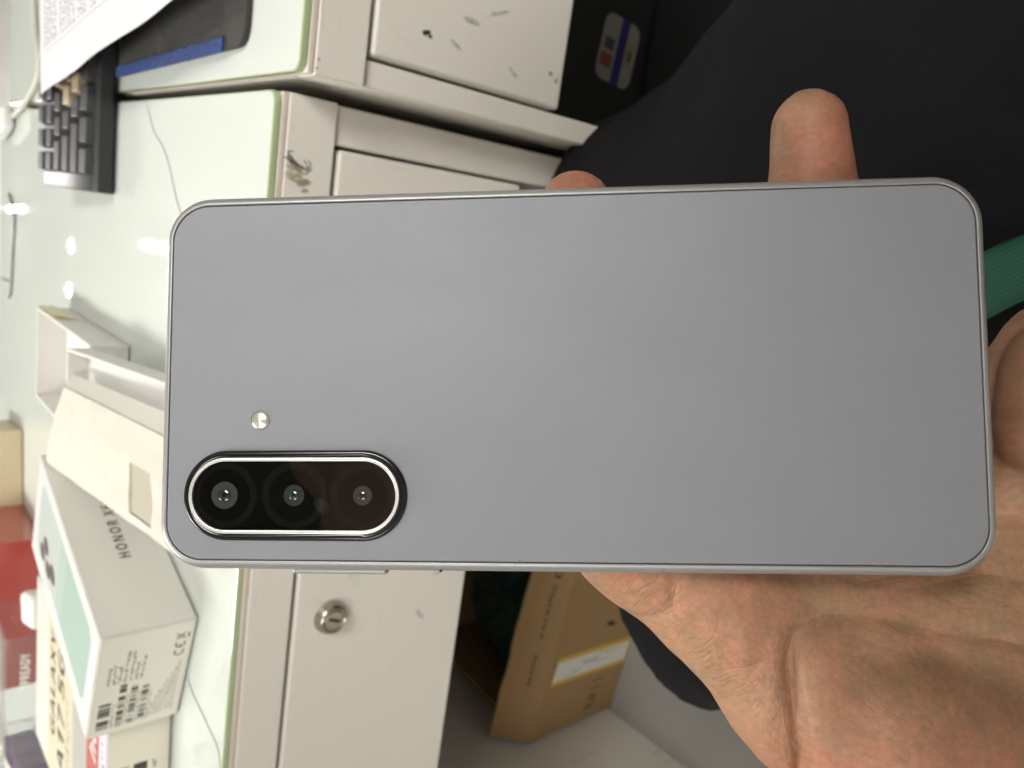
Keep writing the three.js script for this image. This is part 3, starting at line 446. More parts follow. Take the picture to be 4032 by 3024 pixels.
// ================================================================ under the desks
{ // carton with a dark green bag in it
  const g = group('cardboard_carton', 'open brown cardboard carton on the floor under the desk', 'carton', [-0.723, 0, -0.667], -0.12);
  const W = 0.32, H = 0.178, D = 0.27, T = 0.004;
  const cardTex = (extra) => canvasTex(1024, 512, (c, w, h) => {
    c.fillStyle = 'rgb(146,118,80)'; c.fillRect(0, 0, w, h);
    for (let i = 0; i < 5000; i++) { const k = rnd(); c.fillStyle = `rgba(${150 + k * 40 | 0},${120 + k * 40 | 0},${74 + k * 40 | 0},0.25)`; c.fillRect(rnd() * w, rnd() * h, 2 + rnd() * 12, 1); }
    if (extra) extra(c, w, h);
  });
  const plain = std(0xffffff, 0.85, { map: cardTex() });
  const X = (m) => m / W * 1024, Y = (m) => 512 - m / H * 512;
  const front = cardTex((c) => {
    c.save(); c.translate(X(0.115), Y(0.085)); c.rotate(1.62); c.fillStyle = 'rgb(190,158,62)'; c.fillRect(-230, -78, 470, 156); c.fillStyle = 'rgb(205,203,196)'; c.fillRect(-225, -52, 455, 108);
    c.fillStyle = 'rgba(120,118,110,0.8)'; for (let i = 0; i < 9; i++) c.fillRect(-190 + rnd() * 300, -40 + i * 10, 30 + rnd() * 80, 4); c.restore();
    c.strokeStyle = 'rgba(50,38,26,0.85)'; c.lineWidth = 7; c.lineCap = 'round';
    c.save(); c.translate(X(0.042), Y(0.062)); c.rotate(0.05); c.font = '88px sans-serif'; c.fillStyle = 'rgba(48,36,26,0.8)'; c.textAlign = 'center'; c.fillText('8#11', 20, 40); c.restore();
    c.beginPath(); c.ellipse(X(0.176), Y(0.066), 13, 30, 0.3, 0, 7); c.fillStyle = 'rgba(30,24,18,0.9)'; c.fill();
  });
  const wall = (n, x0, x1, y0, y1, z0, z1, m) => { const b = box(x0, x1, y0, y1, z0, z1, 0.001), p = b.attributes.position, uv = b.attributes.uv; for (let i = 0; i < p.count; i++) uv.setXY(i, (x1 - x0 > z1 - z0 ? p.getX(i) / W : p.getZ(i) / W), p.getY(i) / H); return part(n, b, m, g); };
  wall('wall', 0, W, 0.001, H, -T, 0, std(0xffffff, 0.85, { map: front }));
  wall('wall', 0, W, 0.001, H, -D, -D + T, plain); wall('wall', 0, T, 0.001, H, -D + T, -T, plain); wall('wall', W - T, W, 0.001, H, -D + T, -T, plain);
  wall('bottom', T, W - T, 0.001, 0.005, -D + T, -T, plain);
  const flapTex = cardTex((c, w, h) => { c.fillStyle = 'rgba(60,46,30,0.8)'; c.font = 'bold 64px sans-serif'; c.fillText('PACKING', 560, 330); c.fillText('MADE', 300, 330); c.strokeStyle = 'rgba(50,40,28,0.85)'; c.lineWidth = 12; c.strokeRect(880, 270, 60, 66); c.fillStyle = 'rgba(150,112,66,0.5)'; c.fillRect(0, 60, w, 90); });
  const f1 = new THREE.BoxGeometry(W, 0.06, 0.003, 12, 2, 1); { const p = f1.attributes.position; for (let i = 0; i < p.count; i++) { const x = p.getX(i), y = p.getY(i) + 0.03; p.setXYZ(i, x + W / 2, H + y * 0.75, p.getZ(i) - 0.002 - y * 0.62 + 0.004 * noise3.noise(x * 20, y * 30, 2)); } f1.computeVertexNormals(); }
  part('flap', f1, std(0xffffff, 0.85, { map: flapTex }), g);
  const f2 = new THREE.BoxGeometry(W - 0.02, 0.003, 0.1); f2.translate(W / 2, 0, -0.05); f2.rotateX(0.9); f2.translate(0, H + 0.002, -D + 0.005); part('flap', f2, plain, g);
  const f3 = new THREE.BoxGeometry(0.11, 0.003, D - 0.03); f3.translate(0.055, 0, 0); f3.rotateZ(0.85); f3.translate(W - 0.002, H + 0.002, -D / 2); part('flap', f3, plain, g);
  const bag = group('plastic_bag', 'crumpled dark green plastic bag stuffed inside the carton', 'bag', [-0.723, 0.006, -0.667], -0.12);
  const bgeo = new THREE.SphereGeometry(1, 48, 32); { const p = bgeo.attributes.position; for (let i = 0; i < p.count; i++) { const x = p.getX(i), y = p.getY(i), z = p.getZ(i), k = 1 + 0.16 * noise3.noise(x * 2.4, y * 2.4, z * 2.4) + 0.1 * Math.abs(noise3.noise(x * 6, y * 6, z * 6)); p.setXYZ(i, W / 2 + x * k * 0.13, Math.max(0.001, 0.085 + y * k * 0.085), -D / 2 + z * k * 0.108); } bgeo.computeVertexNormals(); }
  part('bag_film', bgeo, std(lin(0.006, 0.022, 0.018), 0.3), bag);
}
{ // dark case with a sticker
  const g = group('black_case', 'black case with a shade-darkened white and blue sticker in the dark under the scuffed desk', 'case', [0, 0, 0]);
  part('shell', box(0.12, 0.76, 0.002, 0.46, -1.12, -0.752, 0.012), std(lin(0.004, 0.004, 0.0045), 0.8), g);
  part('shade_block', box(0.125, 0.755, 0.002, 0.085, -0.7515, -0.56, 0.012), std(lin(0.004, 0.004, 0.0045), 0.8), g);  // added near-black block standing in for the shaded floor before the case
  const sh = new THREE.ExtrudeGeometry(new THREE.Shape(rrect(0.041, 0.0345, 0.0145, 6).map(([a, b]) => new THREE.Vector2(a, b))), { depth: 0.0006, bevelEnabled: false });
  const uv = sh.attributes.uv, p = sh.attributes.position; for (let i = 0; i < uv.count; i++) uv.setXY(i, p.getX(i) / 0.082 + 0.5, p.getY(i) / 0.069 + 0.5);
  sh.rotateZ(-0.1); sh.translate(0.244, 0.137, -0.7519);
  part('sticker', sh, std(0xffffff, 0.6, { map: canvasTex(256, 192, (c, w, h) => { c.fillStyle = 'rgb(122,120,114)'; c.fillRect(0, 0, w, h); c.fillStyle = 'rgb(30,27,96)'; c.fillRect(0, 86, w, 44); c.fillStyle = 'rgb(112,58,52)'; c.fillRect(50, 12, 52, 62); c.fillStyle = 'rgb(60,58,60)'; c.fillRect(118, 20, 46, 50); c.fillStyle = 'rgb(122,116,82)'; c.fillRect(90, 138, 90, 40); c.fillStyle = 'rgb(70,66,54)'; c.fillRect(110, 146, 42, 24); }) }), g);  // sticker colours darkened to carry the shade under the desk
}
// ================================================================ on the desks
function textPlane(name, parent, a, b, c, d, w, h, draw, rough = 0.6, extra = {}) { return part(name, sheet(a, b, c, d), std(0xffffff, rough, { map: canvasTex(w, h, draw), ...extra }), parent); }
function bars(c, x, y, w, h, vertical) { let t = 0; const L = vertical ? h : w; while (t < L) { const k = 3 + rnd() * 11; if (rnd() > 0.42) { c.fillStyle = `rgba(40,40,38,${0.75 + rnd() * 0.25})`; vertical ? c.fillRect(x, y + t, w, k) : c.fillRect(x + t, y, k, h); } t += k; } }
function scribble(c, x, y, w, size, col = 'rgba(50,50,48,0.85)') { c.fillStyle = col; let t = 0; while (t < w) { const k = size * (0.3 + rnd() * 0.5); c.fillRect(x + t, y - size * (0.55 + rnd() * 0.45), k * 0.6, size * (0.4 + rnd() * 0.6)); t += k + (rnd() > 0.85 ? size * 0.5 : size * 0.12); } }

{ // keyboard, local axes: x right, z towards the user, origin at the front left corner
  const g = group('keyboard', 'black computer keyboard lying across the two desks', 'keyboard', [-0.0205, TOP + 0.001, -0.684], 0.02);
  const KW = 0.36, KD = 0.122;
  // case: wedge with a sloping deck and a beveled left end
  const pr = new THREE.Shape([[0.003, 0], [0, 0.003], [0.0005, 0.0105], [0.003, 0.0125], [KD - 0.006, 0.026], [KD, 0.024], [KD - 0.004, 0]].map(([a, b]) => new THREE.Vector2(a, b)));
  const cs = new THREE.ExtrudeGeometry(pr, { depth: KW - 0.003, bevelEnabled: true, bevelThickness: 0.0015, bevelSize: 0.0012, bevelSegments: 2 }); cs.rotateY(Math.PI / 2); cs.translate(0.0015, 0.0012, 0);
  part('case', toCreasedNormals(cs, 0.6), std(lin(0.02, 0.02, 0.022), 0.42), g);
  const slope = Math.atan2(0.0145, KD - 0.01);
  const keyGeo = (w) => { const k = new RoundedBoxGeometry(w - 0.0022, 0.0075, 0.0166, 2, 0.0012), p = k.attributes.position; for (let i = 0; i < p.count; i++) if (p.getY(i) > 0.001) { p.setX(i, p.getX(i) * (1 - 0.0014 / (w / 2))); p.setZ(i, p.getZ(i) * 0.86 - 0.0004); } k.computeVertexNormals(); return k; };
  const cache = {};
  const rows = [[1.25, 1.25, 1.25, 6.25, 1.25, 1.25, 1.25], [2.25, 1, 1, 1, 1, 1, 1, 1, 1, 1, 1, 2.75], [1.75, 1, 1, 1, 1, 1, 1, 1, 1, 1, 1, 1, 2.25], [1.5, 1, 1, 1, 1, 1, 1, 1, 1, 1, 1, 1, 1, 1.5], [1, 1, 1, 1, 1, 1, 1, 1, 1, 1, 1, 1, 1, 2], [1, 1, 1, 1, 1, 1, 1, 1, 1, 1, 1, 1, 1, 1]];
  const tan = new Set(['2,3', '1,3', '1,2', '3,3', '2,2']);
  rows.forEach((r, j) => {
    let x = 0.011; const z = -0.0118 - j * 0.0187 ;
    r.forEach((u, i) => {
      const w = u * 0.01905; cache[u] ??= keyGeo(w);
      const k = part('key', cache[u], tan.has(`${j},${i}`) ? M.keyTan : M.keyBlack, g);
      k.position.set(x + w / 2, 0.0122 + 0.0046 + Math.tan(slope) * (-z - 0.006), z); k.rotation.x = slope - j * 0.015; x += w;
    });
  });
}
{ // mouse pad with a blue band
  const g = group('mouse_pad', 'black mouse pad with a frayed blue band along its edge', 'mouse pad', [0.074, TOP + 0.0006, -0.432], 0.02);
  const s = new THREE.Shape(); s.moveTo(0.012, 0); s.lineTo(0.26, 0); s.lineTo(0.26, 0.24); s.lineTo(0, 0.24); s.lineTo(0, 0.012); s.quadraticCurveTo(0, 0, 0.012, 0);
  const e = new THREE.ExtrudeGeometry(s, { depth: 0.002, bevelEnabled: true, bevelSize: 0.0006, bevelThickness: 0.0006, bevelSegments: 2, curveSegments: 16 }); e.rotateX(-Math.PI / 2); e.translate(0, 0.0006, 0);
  const t = dataTex(512, 512, (u, v) => { const n = 0.21 + 0.13 * Math.max(0, fbm(u * 4, v * 4, 4)) + 0.2 * Math.max(0, fbm(u * 11, v * 11, 7) - 0.12) + 0.03 * (rnd() - 0.5); return [n, n * 0.97, n * 0.93]; }); t.repeat.set(4, 4);
  part('mat', e, std(lin(1, 1, 1), 0.75, { map: t }), g);
  const b = new THREE.BoxGeometry(0.0075, 0.0014, 0.215, 4, 1, 60), p = b.attributes.position; for (let i = 0; i < p.count; i++) { const z = p.getZ(i), x = p.getX(i); p.setX(i, x + 0.0012 * noise3.noise(z * 90, x * 60, 1) - 0.001); p.setZ(i, z); p.setY(i, p.getY(i) + 0.0003 * noise3.noise(z * 200, x * 300, 5)); } b.computeVertexNormals();
  b.translate(0.003, 0.0042, -0.135);
  part('blue_band', b, std(0xffffff, 0.8, { map: dataTex(64, 512, (u, v) => { const n = 0.75 + 0.4 * fbm(u * 3, v * 60, 2) + 0.2 * (rnd() - 0.5); return [0.24 * n, 0.36 * n, 0.66 * n]; }) }), g);
}
{ // printed sheet draped over keyboard and mouse pad
  const a = [0.090, 0.784, -0.44], b = [0.33, 0.784, -0.46], c = [0.30, 0.792, -0.775], d = [0.0505, 0.7875, -0.768];
  const top = sheet(a, b, c, d, 24), p = top.attributes.position; for (let i = 0; i < p.count; i++) { const x = p.getX(i), z = p.getZ(i); p.setY(i, p.getY(i) + 0.0025 * noise3.noise(x * 12, z * 9, 3) + 0.0012); }
  top.computeVertexNormals();
  const tex = canvasTex(1024, 1400, (k, w, h) => {
    k.fillStyle = 'rgb(206,206,210)'; k.fillRect(0, 0, w, h);
    k.strokeStyle = 'rgba(120,120,130,0.7)'; k.lineWidth = 2; k.beginPath(); k.moveTo(120, 30); k.lineTo(120, h - 40); k.stroke();
    for (let r = 0; r < 40; r++) { const y = 90 + r * 33; if (r % 7 === 6) continue; scribble(k, 135 + (rnd() > 0.8 ? 40 : 0), y, 500 + rnd() * 330, 18, 'rgba(40,40,58,0.9)'); }
  });
  thing('printed_sheet', 'white sheet of printed text draped over the keyboard and mouse pad', 'paper', top, std(0xffffff, 0.8, { map: tex, side: THREE.DoubleSide }));
}
{ // cable along the back of the desk and its taped joint
  const pts = [[0.2, -1.03], [0.162, -1.024], [0.133, -1.012], [0.1, -0.985], [0.082, -0.992], [0.066, -1.03], [0.052, -1.085], [0.042, -1.15]].map(([x, z]) => V(x, TOP + 0.0032, z));
  thing('cable', 'grey white cable snaking along the back of the desk', 'cable', new THREE.TubeGeometry(new THREE.CatmullRomCurve3(pts), 80, 0.003, 12), M.cable);
  const j = new RoundedBoxGeometry(0.03, 0.014, 0.07, 4, 0.006); j.rotateY(0.25); j.translate(0.034, TOP + 0.008, -1.175); thing('cable_joint', 'white taped lump at the end of the cable', 'cable joint', j, M.white);
  for (const [q, lab] of [[[[0.046, -0.61], [0.028, -0.59], [0.02, -0.572], [0.008, -0.556], [-0.018, -0.532], [-0.03, -0.51]], 'fine hair lying on the glass in front of the keyboard'], [[[-0.32, -0.462], [-0.325, -0.45], [-0.331, -0.421], [-0.336, -0.402], [-0.347, -0.397]], 'fine hair lying on the glass beside the white phone box']])
    thing('hair', lab, 'hair', new THREE.TubeGeometry(new THREE.CatmullRomCurve3(q.map(([x, z]) => V(x, TOP + 0.0004, z))), 40, 0.00028, 6), std(lin(0.35, 0.35, 0.33), 0.6));
}
{ // bent wire at the back edge of the glass
  const g = group('wire_hook', 'thin grey wire hook lying at the back of the glass', 'wire hook'), m = std(lin(0.22, 0.22, 0.21), 0.4, { metalness: 0.6 });
  const y = TOP + 0.002; part('rod', new THREE.TubeGeometry(new THREE.CatmullRomCurve3([V(-0.05, y, -1.17), V(-0.074, y, -1.131), V(-0.117, y, -1.138), V(-0.159, y, -1.145), V(-0.174, y, -1.15), V(-0.18, y, -1.16)]), 60, 0.0016, 8), m, g);
  part('cross_bar', new THREE.TubeGeometry(new THREE.LineCurve3(V(-0.16, y, -1.1465), V(-0.165, y, -1.22)), 4, 0.0014, 8), m, g);
}
// open white card trays
function tray(label, pos, turn, W, L, H, print) {
  const g = group('box_tray', label, 'box', pos, turn, 'open white phone box halves'), t = 0.0022;
  part('wall', box(0, t, 0, H, -L, 0, 0.0006), M.card, g); part('wall', box(W - t, W, 0, H, -L, 0, 0.0006), M.card, g);
  part('wall', box(t + 0.0001, W - t - 0.0001, 0, H, -t, 0, 0.0006), M.card, g); part('wall', box(t + 0.0001, W - t - 0.0001, 0, H, -L, -L + t, 0.0006), M.card, g);
  part('bottom', box(t + 0.0001, W - t - 0.0001, 0, 0.002, -L + t + 0.0001, -t - 0.0001, 0.0005), M.white, g);
  if (print) textPlane('printed_line', g, [W * 0.35, 0.008, 0.0004], [W - 0.004, 0.008, 0.0004], [W - 0.004, 0.016, 0.0004], [W * 0.35, 0.016, 0.0004], 256, 64, (c, w, h) => { c.fillStyle = 'rgb(218,216,206)'; c.fillRect(0, 0, w, h); scribble(c, 10, 46, 220, 26); });
  return g;
}
const tr1 = tray('farther open white box half with peeling yellow tape', [-0.2165, TOP + 0.001, -0.622], 0.03, 0.086, 0.205, 0.0265, true);
{ const tp = sheet([0.0868, 0.0275, -0.2], [0.0868, 0.0275, -0.13], [0.0873, 0.012, -0.12], [0.0873, 0.015, -0.19], 6), p = tp.attributes.position; for (let i = 0; i < p.count; i++) p.setX(i, p.getX(i) + 0.0012 + 0.003 * Math.abs(noise3.noise(p.getZ(i) * 40, p.getY(i) * 60, 1))); tp.computeVertexNormals(); part('tape', tp, std(lin(0.66, 0.62, 0.36), 0.35, { side: THREE.DoubleSide, transmission: 0.3, thickness: 0 }), tr1); }
const tr2 = tray('nearer open white box half under the cream paper sleeve', [-0.2036, TOP + 0.0015, -0.4455], 0.078, 0.084, 0.183, 0.016, false);
tr2.rotation.order = 'YXZ'; tr2.rotation.x = 0.137;   // its far end rests on the other half
{ // cream paper sleeve with a square window, leaning from the tray on to the phone box
  const g = group('paper_sleeve', 'cream folded paper sleeve with a square cut-out window', 'paper sleeve');
  const FR = [-0.161, 0.7935, -0.622], FL = [-0.219, 0.8065, -0.61], NL = [-0.2, 0.785, -0.385], NR = [-0.148, 0.7735, -0.44];
  const P = (u, v, lift = 0) => { const q = [0, 1, 2].map(k => (NL[k] * (1 - u) + NR[k] * u) * (1 - v) + (FL[k] * (1 - u) + FR[k] * u) * v); q[1] += lift + 0.0015 * Math.sin(Math.PI * u) * (0.6 + 0.4 * v) + 0.0012 * noise3.noise(u * 4, v * 7, 2); if (u < 0.12) { q[1] -= (0.12 - u) * (0.12 - u) * 0.5; } return q; };
  const N = 30, pos = [], uv = [], idx = [];
  const W0 = [0.16, 0.62], W1 = [0.15, 0.3];
  const us = [...Array(N + 1).keys()].map(i => i / N), vs = [...Array(N + 1).keys()].map(i => i / N);
  us.push(...W0); vs.push(...W1); us.sort((a, b) => a - b); vs.sort((a, b) => a - b);
  const T = 0.0018;
  const layer = (lift, flip, cut) => { const base = pos.length / 3; for (const v of vs) for (const u of us) { pos.push(...P(u, v, lift)); uv.push(u, v); } for (let j = 0; j < vs.length - 1; j++) for (let i = 0; i < us.length - 1; i++) { const mu = (us[i] + us[i + 1]) / 2, mv = (vs[j] + vs[j + 1]) / 2; if (cut && mu > W0[0] && mu < W0[1] && mv > W1[0] && mv < W1[1]) continue; const q = base + j * us.length + i, r = q + us.length; flip ? idx.push(q, r, q + 1, q + 1, r, r + 1) : idx.push(q, q + 1, r, q + 1, r + 1, r); } return base; };
  layer(T, false, true); layer(0, true, false);
  const skirt = (list) => { for (let i = 0; i < list.length - 1; i++) { const [a, b] = [list[i], list[i + 1]], s = pos.length / 3; pos.push(...P(...a, T), ...P(...b, T), ...P(...b, 0), ...P(...a, 0)); uv.push(0, 0, 1, 0, 1, 1, 0, 1); idx.push(s, s + 1, s + 2, s, s + 2, s + 3); } };
  skirt(us.map(u => [u, 0])); skirt(us.map(u => [u, 1])); skirt(vs.map(v => [0, v])); skirt(vs.map(v => [1, v]));
  skirt([[W0[0], W1[0]], [W0[1], W1[0]], [W0[1], W1[1]], [W0[0], W1[1]], [W0[0], W1[0]]]);
  const sg = new THREE.BufferGeometry(); sg.setAttribute('position', new THREE.Float32BufferAttribute(pos, 3)); sg.setAttribute('uv', new THREE.Float32BufferAttribute(uv, 2)); sg.setIndex(idx);
  const sm = toCreasedNormals(sg, 0.5);
  part('folded_card', sm, std(0xffffff, 0.85, { side: THREE.DoubleSide, map: dataTex(512, 512, (u, v) => { const n = 1 + 0.03 * fbm(u * 6, v * 12, 1) + 0.015 * (rnd() - 0.5); return [0.8 * n, 0.79 * n, 0.745 * n]; }) }), g);
  part('window_backing', sheet(P(W0[0] + 0.01, W1[0] + 0.004, 0.0007), P(W0[1] - 0.01, W1[0] + 0.004, 0.0007), P(W0[1] - 0.01, W1[1] - 0.004, 0.0007), P(W0[0] + 0.01, W1[1] - 0.004, 0.0007), 4), std(lin(0.42, 0.39, 0.31), 0.8), g);
  const fl = sheet(P(1, 0, 0.0008), P(1, 1, 0.0008), [-0.153, 0.7885, -0.63], [-0.136, 0.7685, -0.44], 10); part('fold_strip', fl, std(lin(0.62, 0.6, 0.54), 0.7, { side: THREE.DoubleSide, transmission: 0.25, thickness: 0 }), g);
}
{ // white phone box with the mint phone on its lid
  const g = group('phone_box', 'white phone box with a mint green phone pictured on its lid', 'box', [-0.2705, TOP + 0.0008, -0.4485], -0.29);
  const W = 0.0885, L = 0.192, H = 0.056;
  const b = box(-W, 0, 0, H, -L, 0, 0.0008); part('carton_body', b, M.card, g);
  textPlane('lid_print', g, [-W + 0.001, H + 0.0003, -0.001], [-0.001, H + 0.0003, -0.001], [-0.001, H + 0.0003, -L + 0.001], [-W + 0.001, H + 0.0003, -L + 0.001], 1024, 2048, (c, w, h) => {
    c.fillStyle = 'rgb(228,228,226)'; c.fillRect(0, 0, w, h);
    const gr = 'rgb(162,190,179)'; c.fillStyle = 'rgb(222,226,224)'; c.beginPath(); c.roundRect(150, 150, 760, 1500, 110); c.fill();
    c.fillStyle = gr; c.beginPath(); c.roundRect(168, 560, 724, 1330, [0, 0, 110, 110]); c.fill();
    c.fillStyle = 'rgb(190,203,197)'; c.beginPath(); c.roundRect(168, 168, 724, 900, [110, 110, 0, 0]); c.fill();
    c.fillStyle = 'rgb(176,197,188)'; c.fillRect(168, 900, 724, 300); c.fillStyle = gr; c.fillRect(168, 1100, 724, 200);
    c.fillStyle = 'rgba(190,196,192,0.9)'; c.beginPath(); c.roundRect(200, 230, 300, 640, 140); c.fill();
    for (const [x, y, rx] of [[285, 380, 74], [425, 470, 74], [280, 600, 74], [360, 745, 80]]) { c.fillStyle = 'rgb(62,48,50)'; c.beginPath(); c.ellipse(x, y, rx, rx * 1.25, 0, 0, 7); c.fill(); }
    c.save(); c.translate(92, 900); c.rotate(-Math.PI / 2); c.restore();
    scribble(c, 30, 520, 90, 40, 'rgba(90,90,130,0.7)'); scribble(c, 30, 600, 100, 30, 'rgba(90,90,130,0.6)'); scribble(c, 30, 690, 100, 30, 'rgba(90,90,130,0.6)');
  }, 0.35, { clearcoat: 0.5, clearcoatRoughness: 0.15 });
  textPlane('side_print', g, [0.0003, 0.001, -0.001], [0.0003, 0.001, -L + 0.001], [0.0003, H - 0.001, -L + 0.001], [0.0003, H - 0.001, -0.001], 2048, 600, (c, w, h) => {
    c.fillStyle = 'rgb(224,222,214)'; c.fillRect(0, 0, w, h); c.fillStyle = 'rgb(66,64,60)'; c.font = 'bold 108px sans-serif'; c.letterSpacing = '12px'; c.fillText('HONOR X6c', 690, 350);
  }, 0.55);
  textPlane('end_print', g, [-W + 0.001, 0.001, 0.0003], [-0.001, 0.001, 0.0003], [-0.001, H - 0.001, 0.0003], [-W + 0.001, H - 0.001, 0.0003], 1200, 760, (c, w, h) => {
    c.fillStyle = 'rgb(226,224,212)'; c.fillRect(0, 0, w, h);
    bars(c, 70, 50, 330, 100, false); scribble(c, 70, 184, 300, 22);
    for (let i = 0; i < 3; i++) { bars(c, 70, 205 + i * 96, 520 - i * 10, 58, false); scribble(c, 70, 290 + i * 96, 400, 22, 'rgba(60,60,58,0.75)'); }
    for (let i = 0; i < 7; i++) scribble(c, 630, 110 + i * 46, 200 + [10, 40, 0, 170, 140, 20, 70][i], 32, 'rgba(36,36,34,0.95)');
    for (let i = 0; i < 8; i++) scribble(c, 90 + i * 4, 510 + i * 27, 190 + i * 60, 17, 'rgba(60,60,58,0.75)');
    c.strokeStyle = 'rgb(58,58,54)'; c.lineWidth = 13; c.beginPath(); c.arc(850, 660, 38, 0.9, 5.4); c.stroke(); c.beginPath(); c.arc(945, 660, 38, 0.9, 5.4); c.stroke(); c.beginPath(); c.moveTo(908, 660); c.lineTo(945, 660); c.stroke();
    c.lineWidth = 7; c.strokeRect(1018, 630, 44, 50); c.beginPath(); c.moveTo(1004, 610); c.lineTo(1080, 700); c.moveTo(1080, 610); c.lineTo(1004, 700); c.stroke(); c.fillStyle = 'rgb(58,58,54)'; c.fillRect(1015, 714, 52, 16);
  }, 0.55);
}
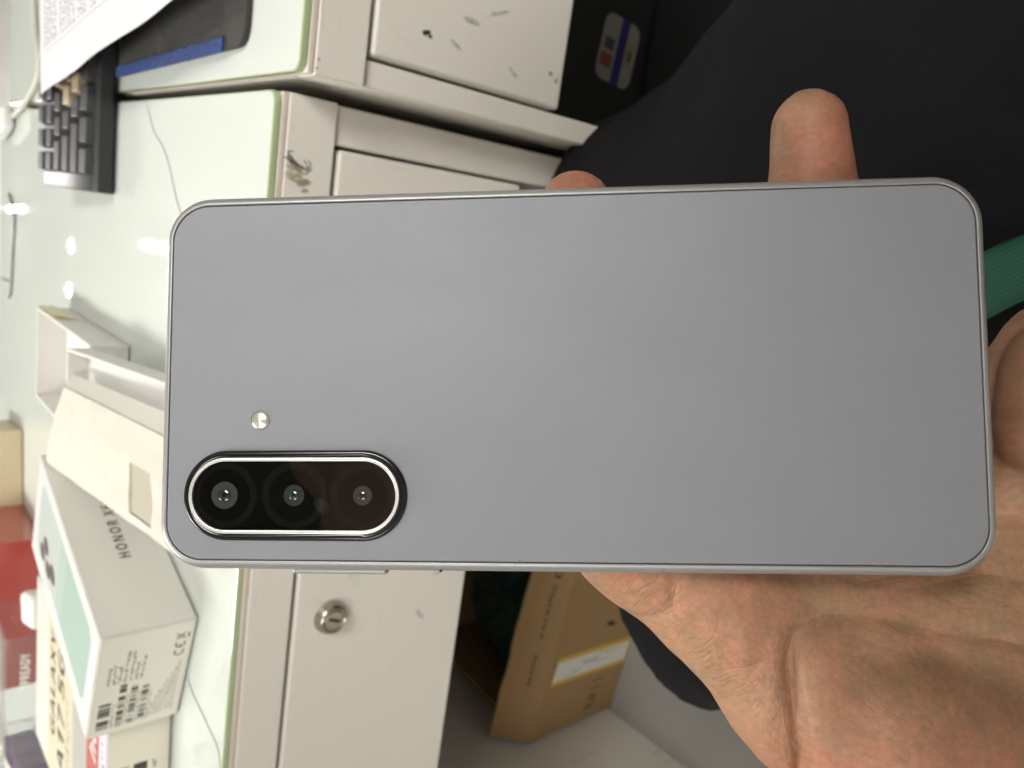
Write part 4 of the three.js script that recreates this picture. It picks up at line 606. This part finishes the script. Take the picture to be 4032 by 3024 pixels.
// boxes crowding the left end of the glass
function plainBox(name, label, pos, turn, W, H, L, mat, grp) { const g = group(name, label, 'box', pos, turn, grp); part('carton_body', box(-W / 2, W / 2, 0, H, -L / 2, L / 2, 0.0008), mat, g); return g; }
{
  const g = plainBox('phone_box', 'cream phone box lettered A17 5G behind the mint phone box', [-0.465, TOP + 0.0008, -0.7], 0.06, 0.165, 0.03, 0.15, M.card);
  textPlane('lid_print', g, [-0.0815, 0.0303, 0.074], [0.0815, 0.0303, 0.074], [0.0815, 0.0303, -0.074], [-0.0815, 0.0303, -0.074], 1024, 1000, (c, w, h) => {
    c.fillStyle = 'rgb(196,186,160)'; c.fillRect(0, 0, w, h); c.fillStyle = 'rgb(198,194,186)'; c.fillRect(0, 0, w, 380); c.fillStyle = 'rgb(26,22,20)'; c.font = 'bold 170px sans-serif'; c.fillText('GALAXY', 250, 560); c.font = 'bold 220px sans-serif'; c.fillText('A17 5G', 150, 800); scribble(c, 150, 880, 520, 34); scribble(c, 150, 940, 400, 34);
  });
  const r = plainBox('red_box', 'glossy red box with gold lightning emblem behind the clear stand', [-0.51, TOP + 0.0008, -1.04], 0.02, 0.18, 0.045, 0.22, std(lin(0.36, 0.035, 0.025), 0.25, { clearcoat: 1, clearcoatRoughness: 0.08 }));
  textPlane('emblem', r, [-0.08, 0.0454, 0.105], [0.08, 0.0454, 0.105], [0.08, 0.0454, -0.105], [-0.08, 0.0454, -0.105], 512, 640, (c, w, h) => { c.fillStyle = 'rgb(172,50,38)'; c.fillRect(0, 0, w, h); c.fillStyle = 'rgb(214,160,96)'; c.beginPath(); c.moveTo(260, 120); c.lineTo(380, 120); c.lineTo(330, 230); c.lineTo(420, 230); c.lineTo(240, 420); c.lineTo(290, 280); c.lineTo(210, 280); c.closePath(); c.fill(); c.fillStyle = 'rgb(222,190,150)'; c.fillRect(90, 180, 60, 180); }, 0.25, { clearcoat: 1, clearcoatRoughness: 0.06 });
  const ch = group('charger', 'small white plastic charger between the red box and the mint phone box', 'charger', [-0.452, TOP + 0.001, -0.835], 0.35);
  const cb = new RoundedBoxGeometry(0.034, 0.018, 0.056, 4, 0.006); cb.translate(0, 0.0215, 0); part('housing', cb, M.white, ch); const cf = new RoundedBoxGeometry(0.028, 0.0125, 0.046, 2, 0.003); cf.translate(0, 0.00625, 0); part('foot', cf, M.card, ch);
  const sb = plainBox('small_box', 'small cream box with a red label, nearest the glass edge', [-0.4045, TOP + 0.0008, -0.51], 0.06, 0.085, 0.04, 0.055, M.card);
  textPlane('lid_print', sb, [-0.042, 0.0404, 0.0265], [0.042, 0.0404, 0.0265], [0.042, 0.0404, -0.0265], [-0.042, 0.0404, -0.0265], 640, 400, (c, w, h) => { c.fillStyle = 'rgb(226,222,232)'; c.fillRect(0, 0, w, h); c.fillStyle = 'rgb(190,52,44)'; c.fillRect(0, 0, w, 250); c.fillStyle = 'rgb(246,240,236)'; c.font = 'italic bold 170px sans-serif'; c.fillText('hot', 300, 190); scribble(c, 380, 340, 160, 50, 'rgba(80,70,130,0.8)'); }, 0.3, { clearcoat: 0.6 });
  textPlane('end_print', sb, [-0.042, 0.001, 0.0279], [0.042, 0.001, 0.0279], [0.042, 0.039, 0.0279], [-0.042, 0.039, 0.0279], 640, 300, (c, w, h) => { c.fillStyle = 'rgb(226,222,206)'; c.fillRect(0, 0, w, h); bars(c, 150, 40, 250, 60, false); bars(c, 130, 120, 290, 70, false); scribble(c, 200, 240, 200, 30); });
  // clear stand with white lettering
  const st = group('acrylic_stand', 'clear acrylic display stand with white lettering', 'display stand', [-0.585, TOP + 0.0008, -0.84], 0.03);
  part('panel', box(-0.12, 0.1, 0.0005, 0.045, -0.0015, 0.0015, 0.0005), M.clear, st); part('panel', box(-0.12, 0.1, 0.0455, 0.0485, -0.09, 0.0015, 0.0005), M.clear, st); part('panel', box(-0.12, 0.1, 0.0005, 0.045, -0.09, -0.087, 0.0005), M.clear, st);
  const tp = canvasTex(512, 128, (c, w, h) => { c.fillStyle = '#000'; c.fillRect(0, 0, w, h); c.fillStyle = '#fff'; c.font = 'bold 86px sans-serif'; c.fillText('YPREADY', 40, 96); }); 
  part('lettering', sheet([0.035, 0.02, 0.0019], [0.092, 0.02, 0.0019], [0.092, 0.038, 0.0019], [0.035, 0.038, 0.0019]), std(lin(0.82, 0.8, 0.76), 0.6, { alphaMap: tp, transparent: true }), st);
  const pu = plainBox('accessory_box', 'purple accessory box with a barcode sticker beside the plastic cup', [-0.72, TOP + 0.0008, -0.885], 0.3, 0.12, 0.03, 0.12, std(lin(0.07, 0.012, 0.09), 0.4));
  textPlane('sticker', pu, [-0.055, 0.0304, -0.005], [0.04, 0.0304, -0.005], [0.04, 0.0304, -0.055], [-0.055, 0.0304, -0.055], 256, 128, (c, w, h) => { c.fillStyle = 'rgb(220,218,214)'; c.fillRect(0, 0, w, h); bars(c, 20, 24, 210, 60, false); });
  const cup = new THREE.LatheGeometry([[0.0001, 0.001], [0.03, 0.001], [0.032, 0.01], [0.036, 0.05], [0.039, 0.052]].map(([a, b]) => new THREE.Vector2(a, b)), 36); cup.translate(-0.588, TOP + 0.0004, -0.79);
  thing('plastic_cup', 'clear plastic cup between the cream phone box and the purple box', 'cup', cup, M.clear);
  const be = plainBox('accessory_box', 'pale beige box in the far row behind the mint phone box', [-0.40, TOP + 0.0008, -1.1], 0.15, 0.13, 0.03, 0.1, std(lin(0.6, 0.5, 0.33), 0.5));
}
renderer.render(scene, camera);
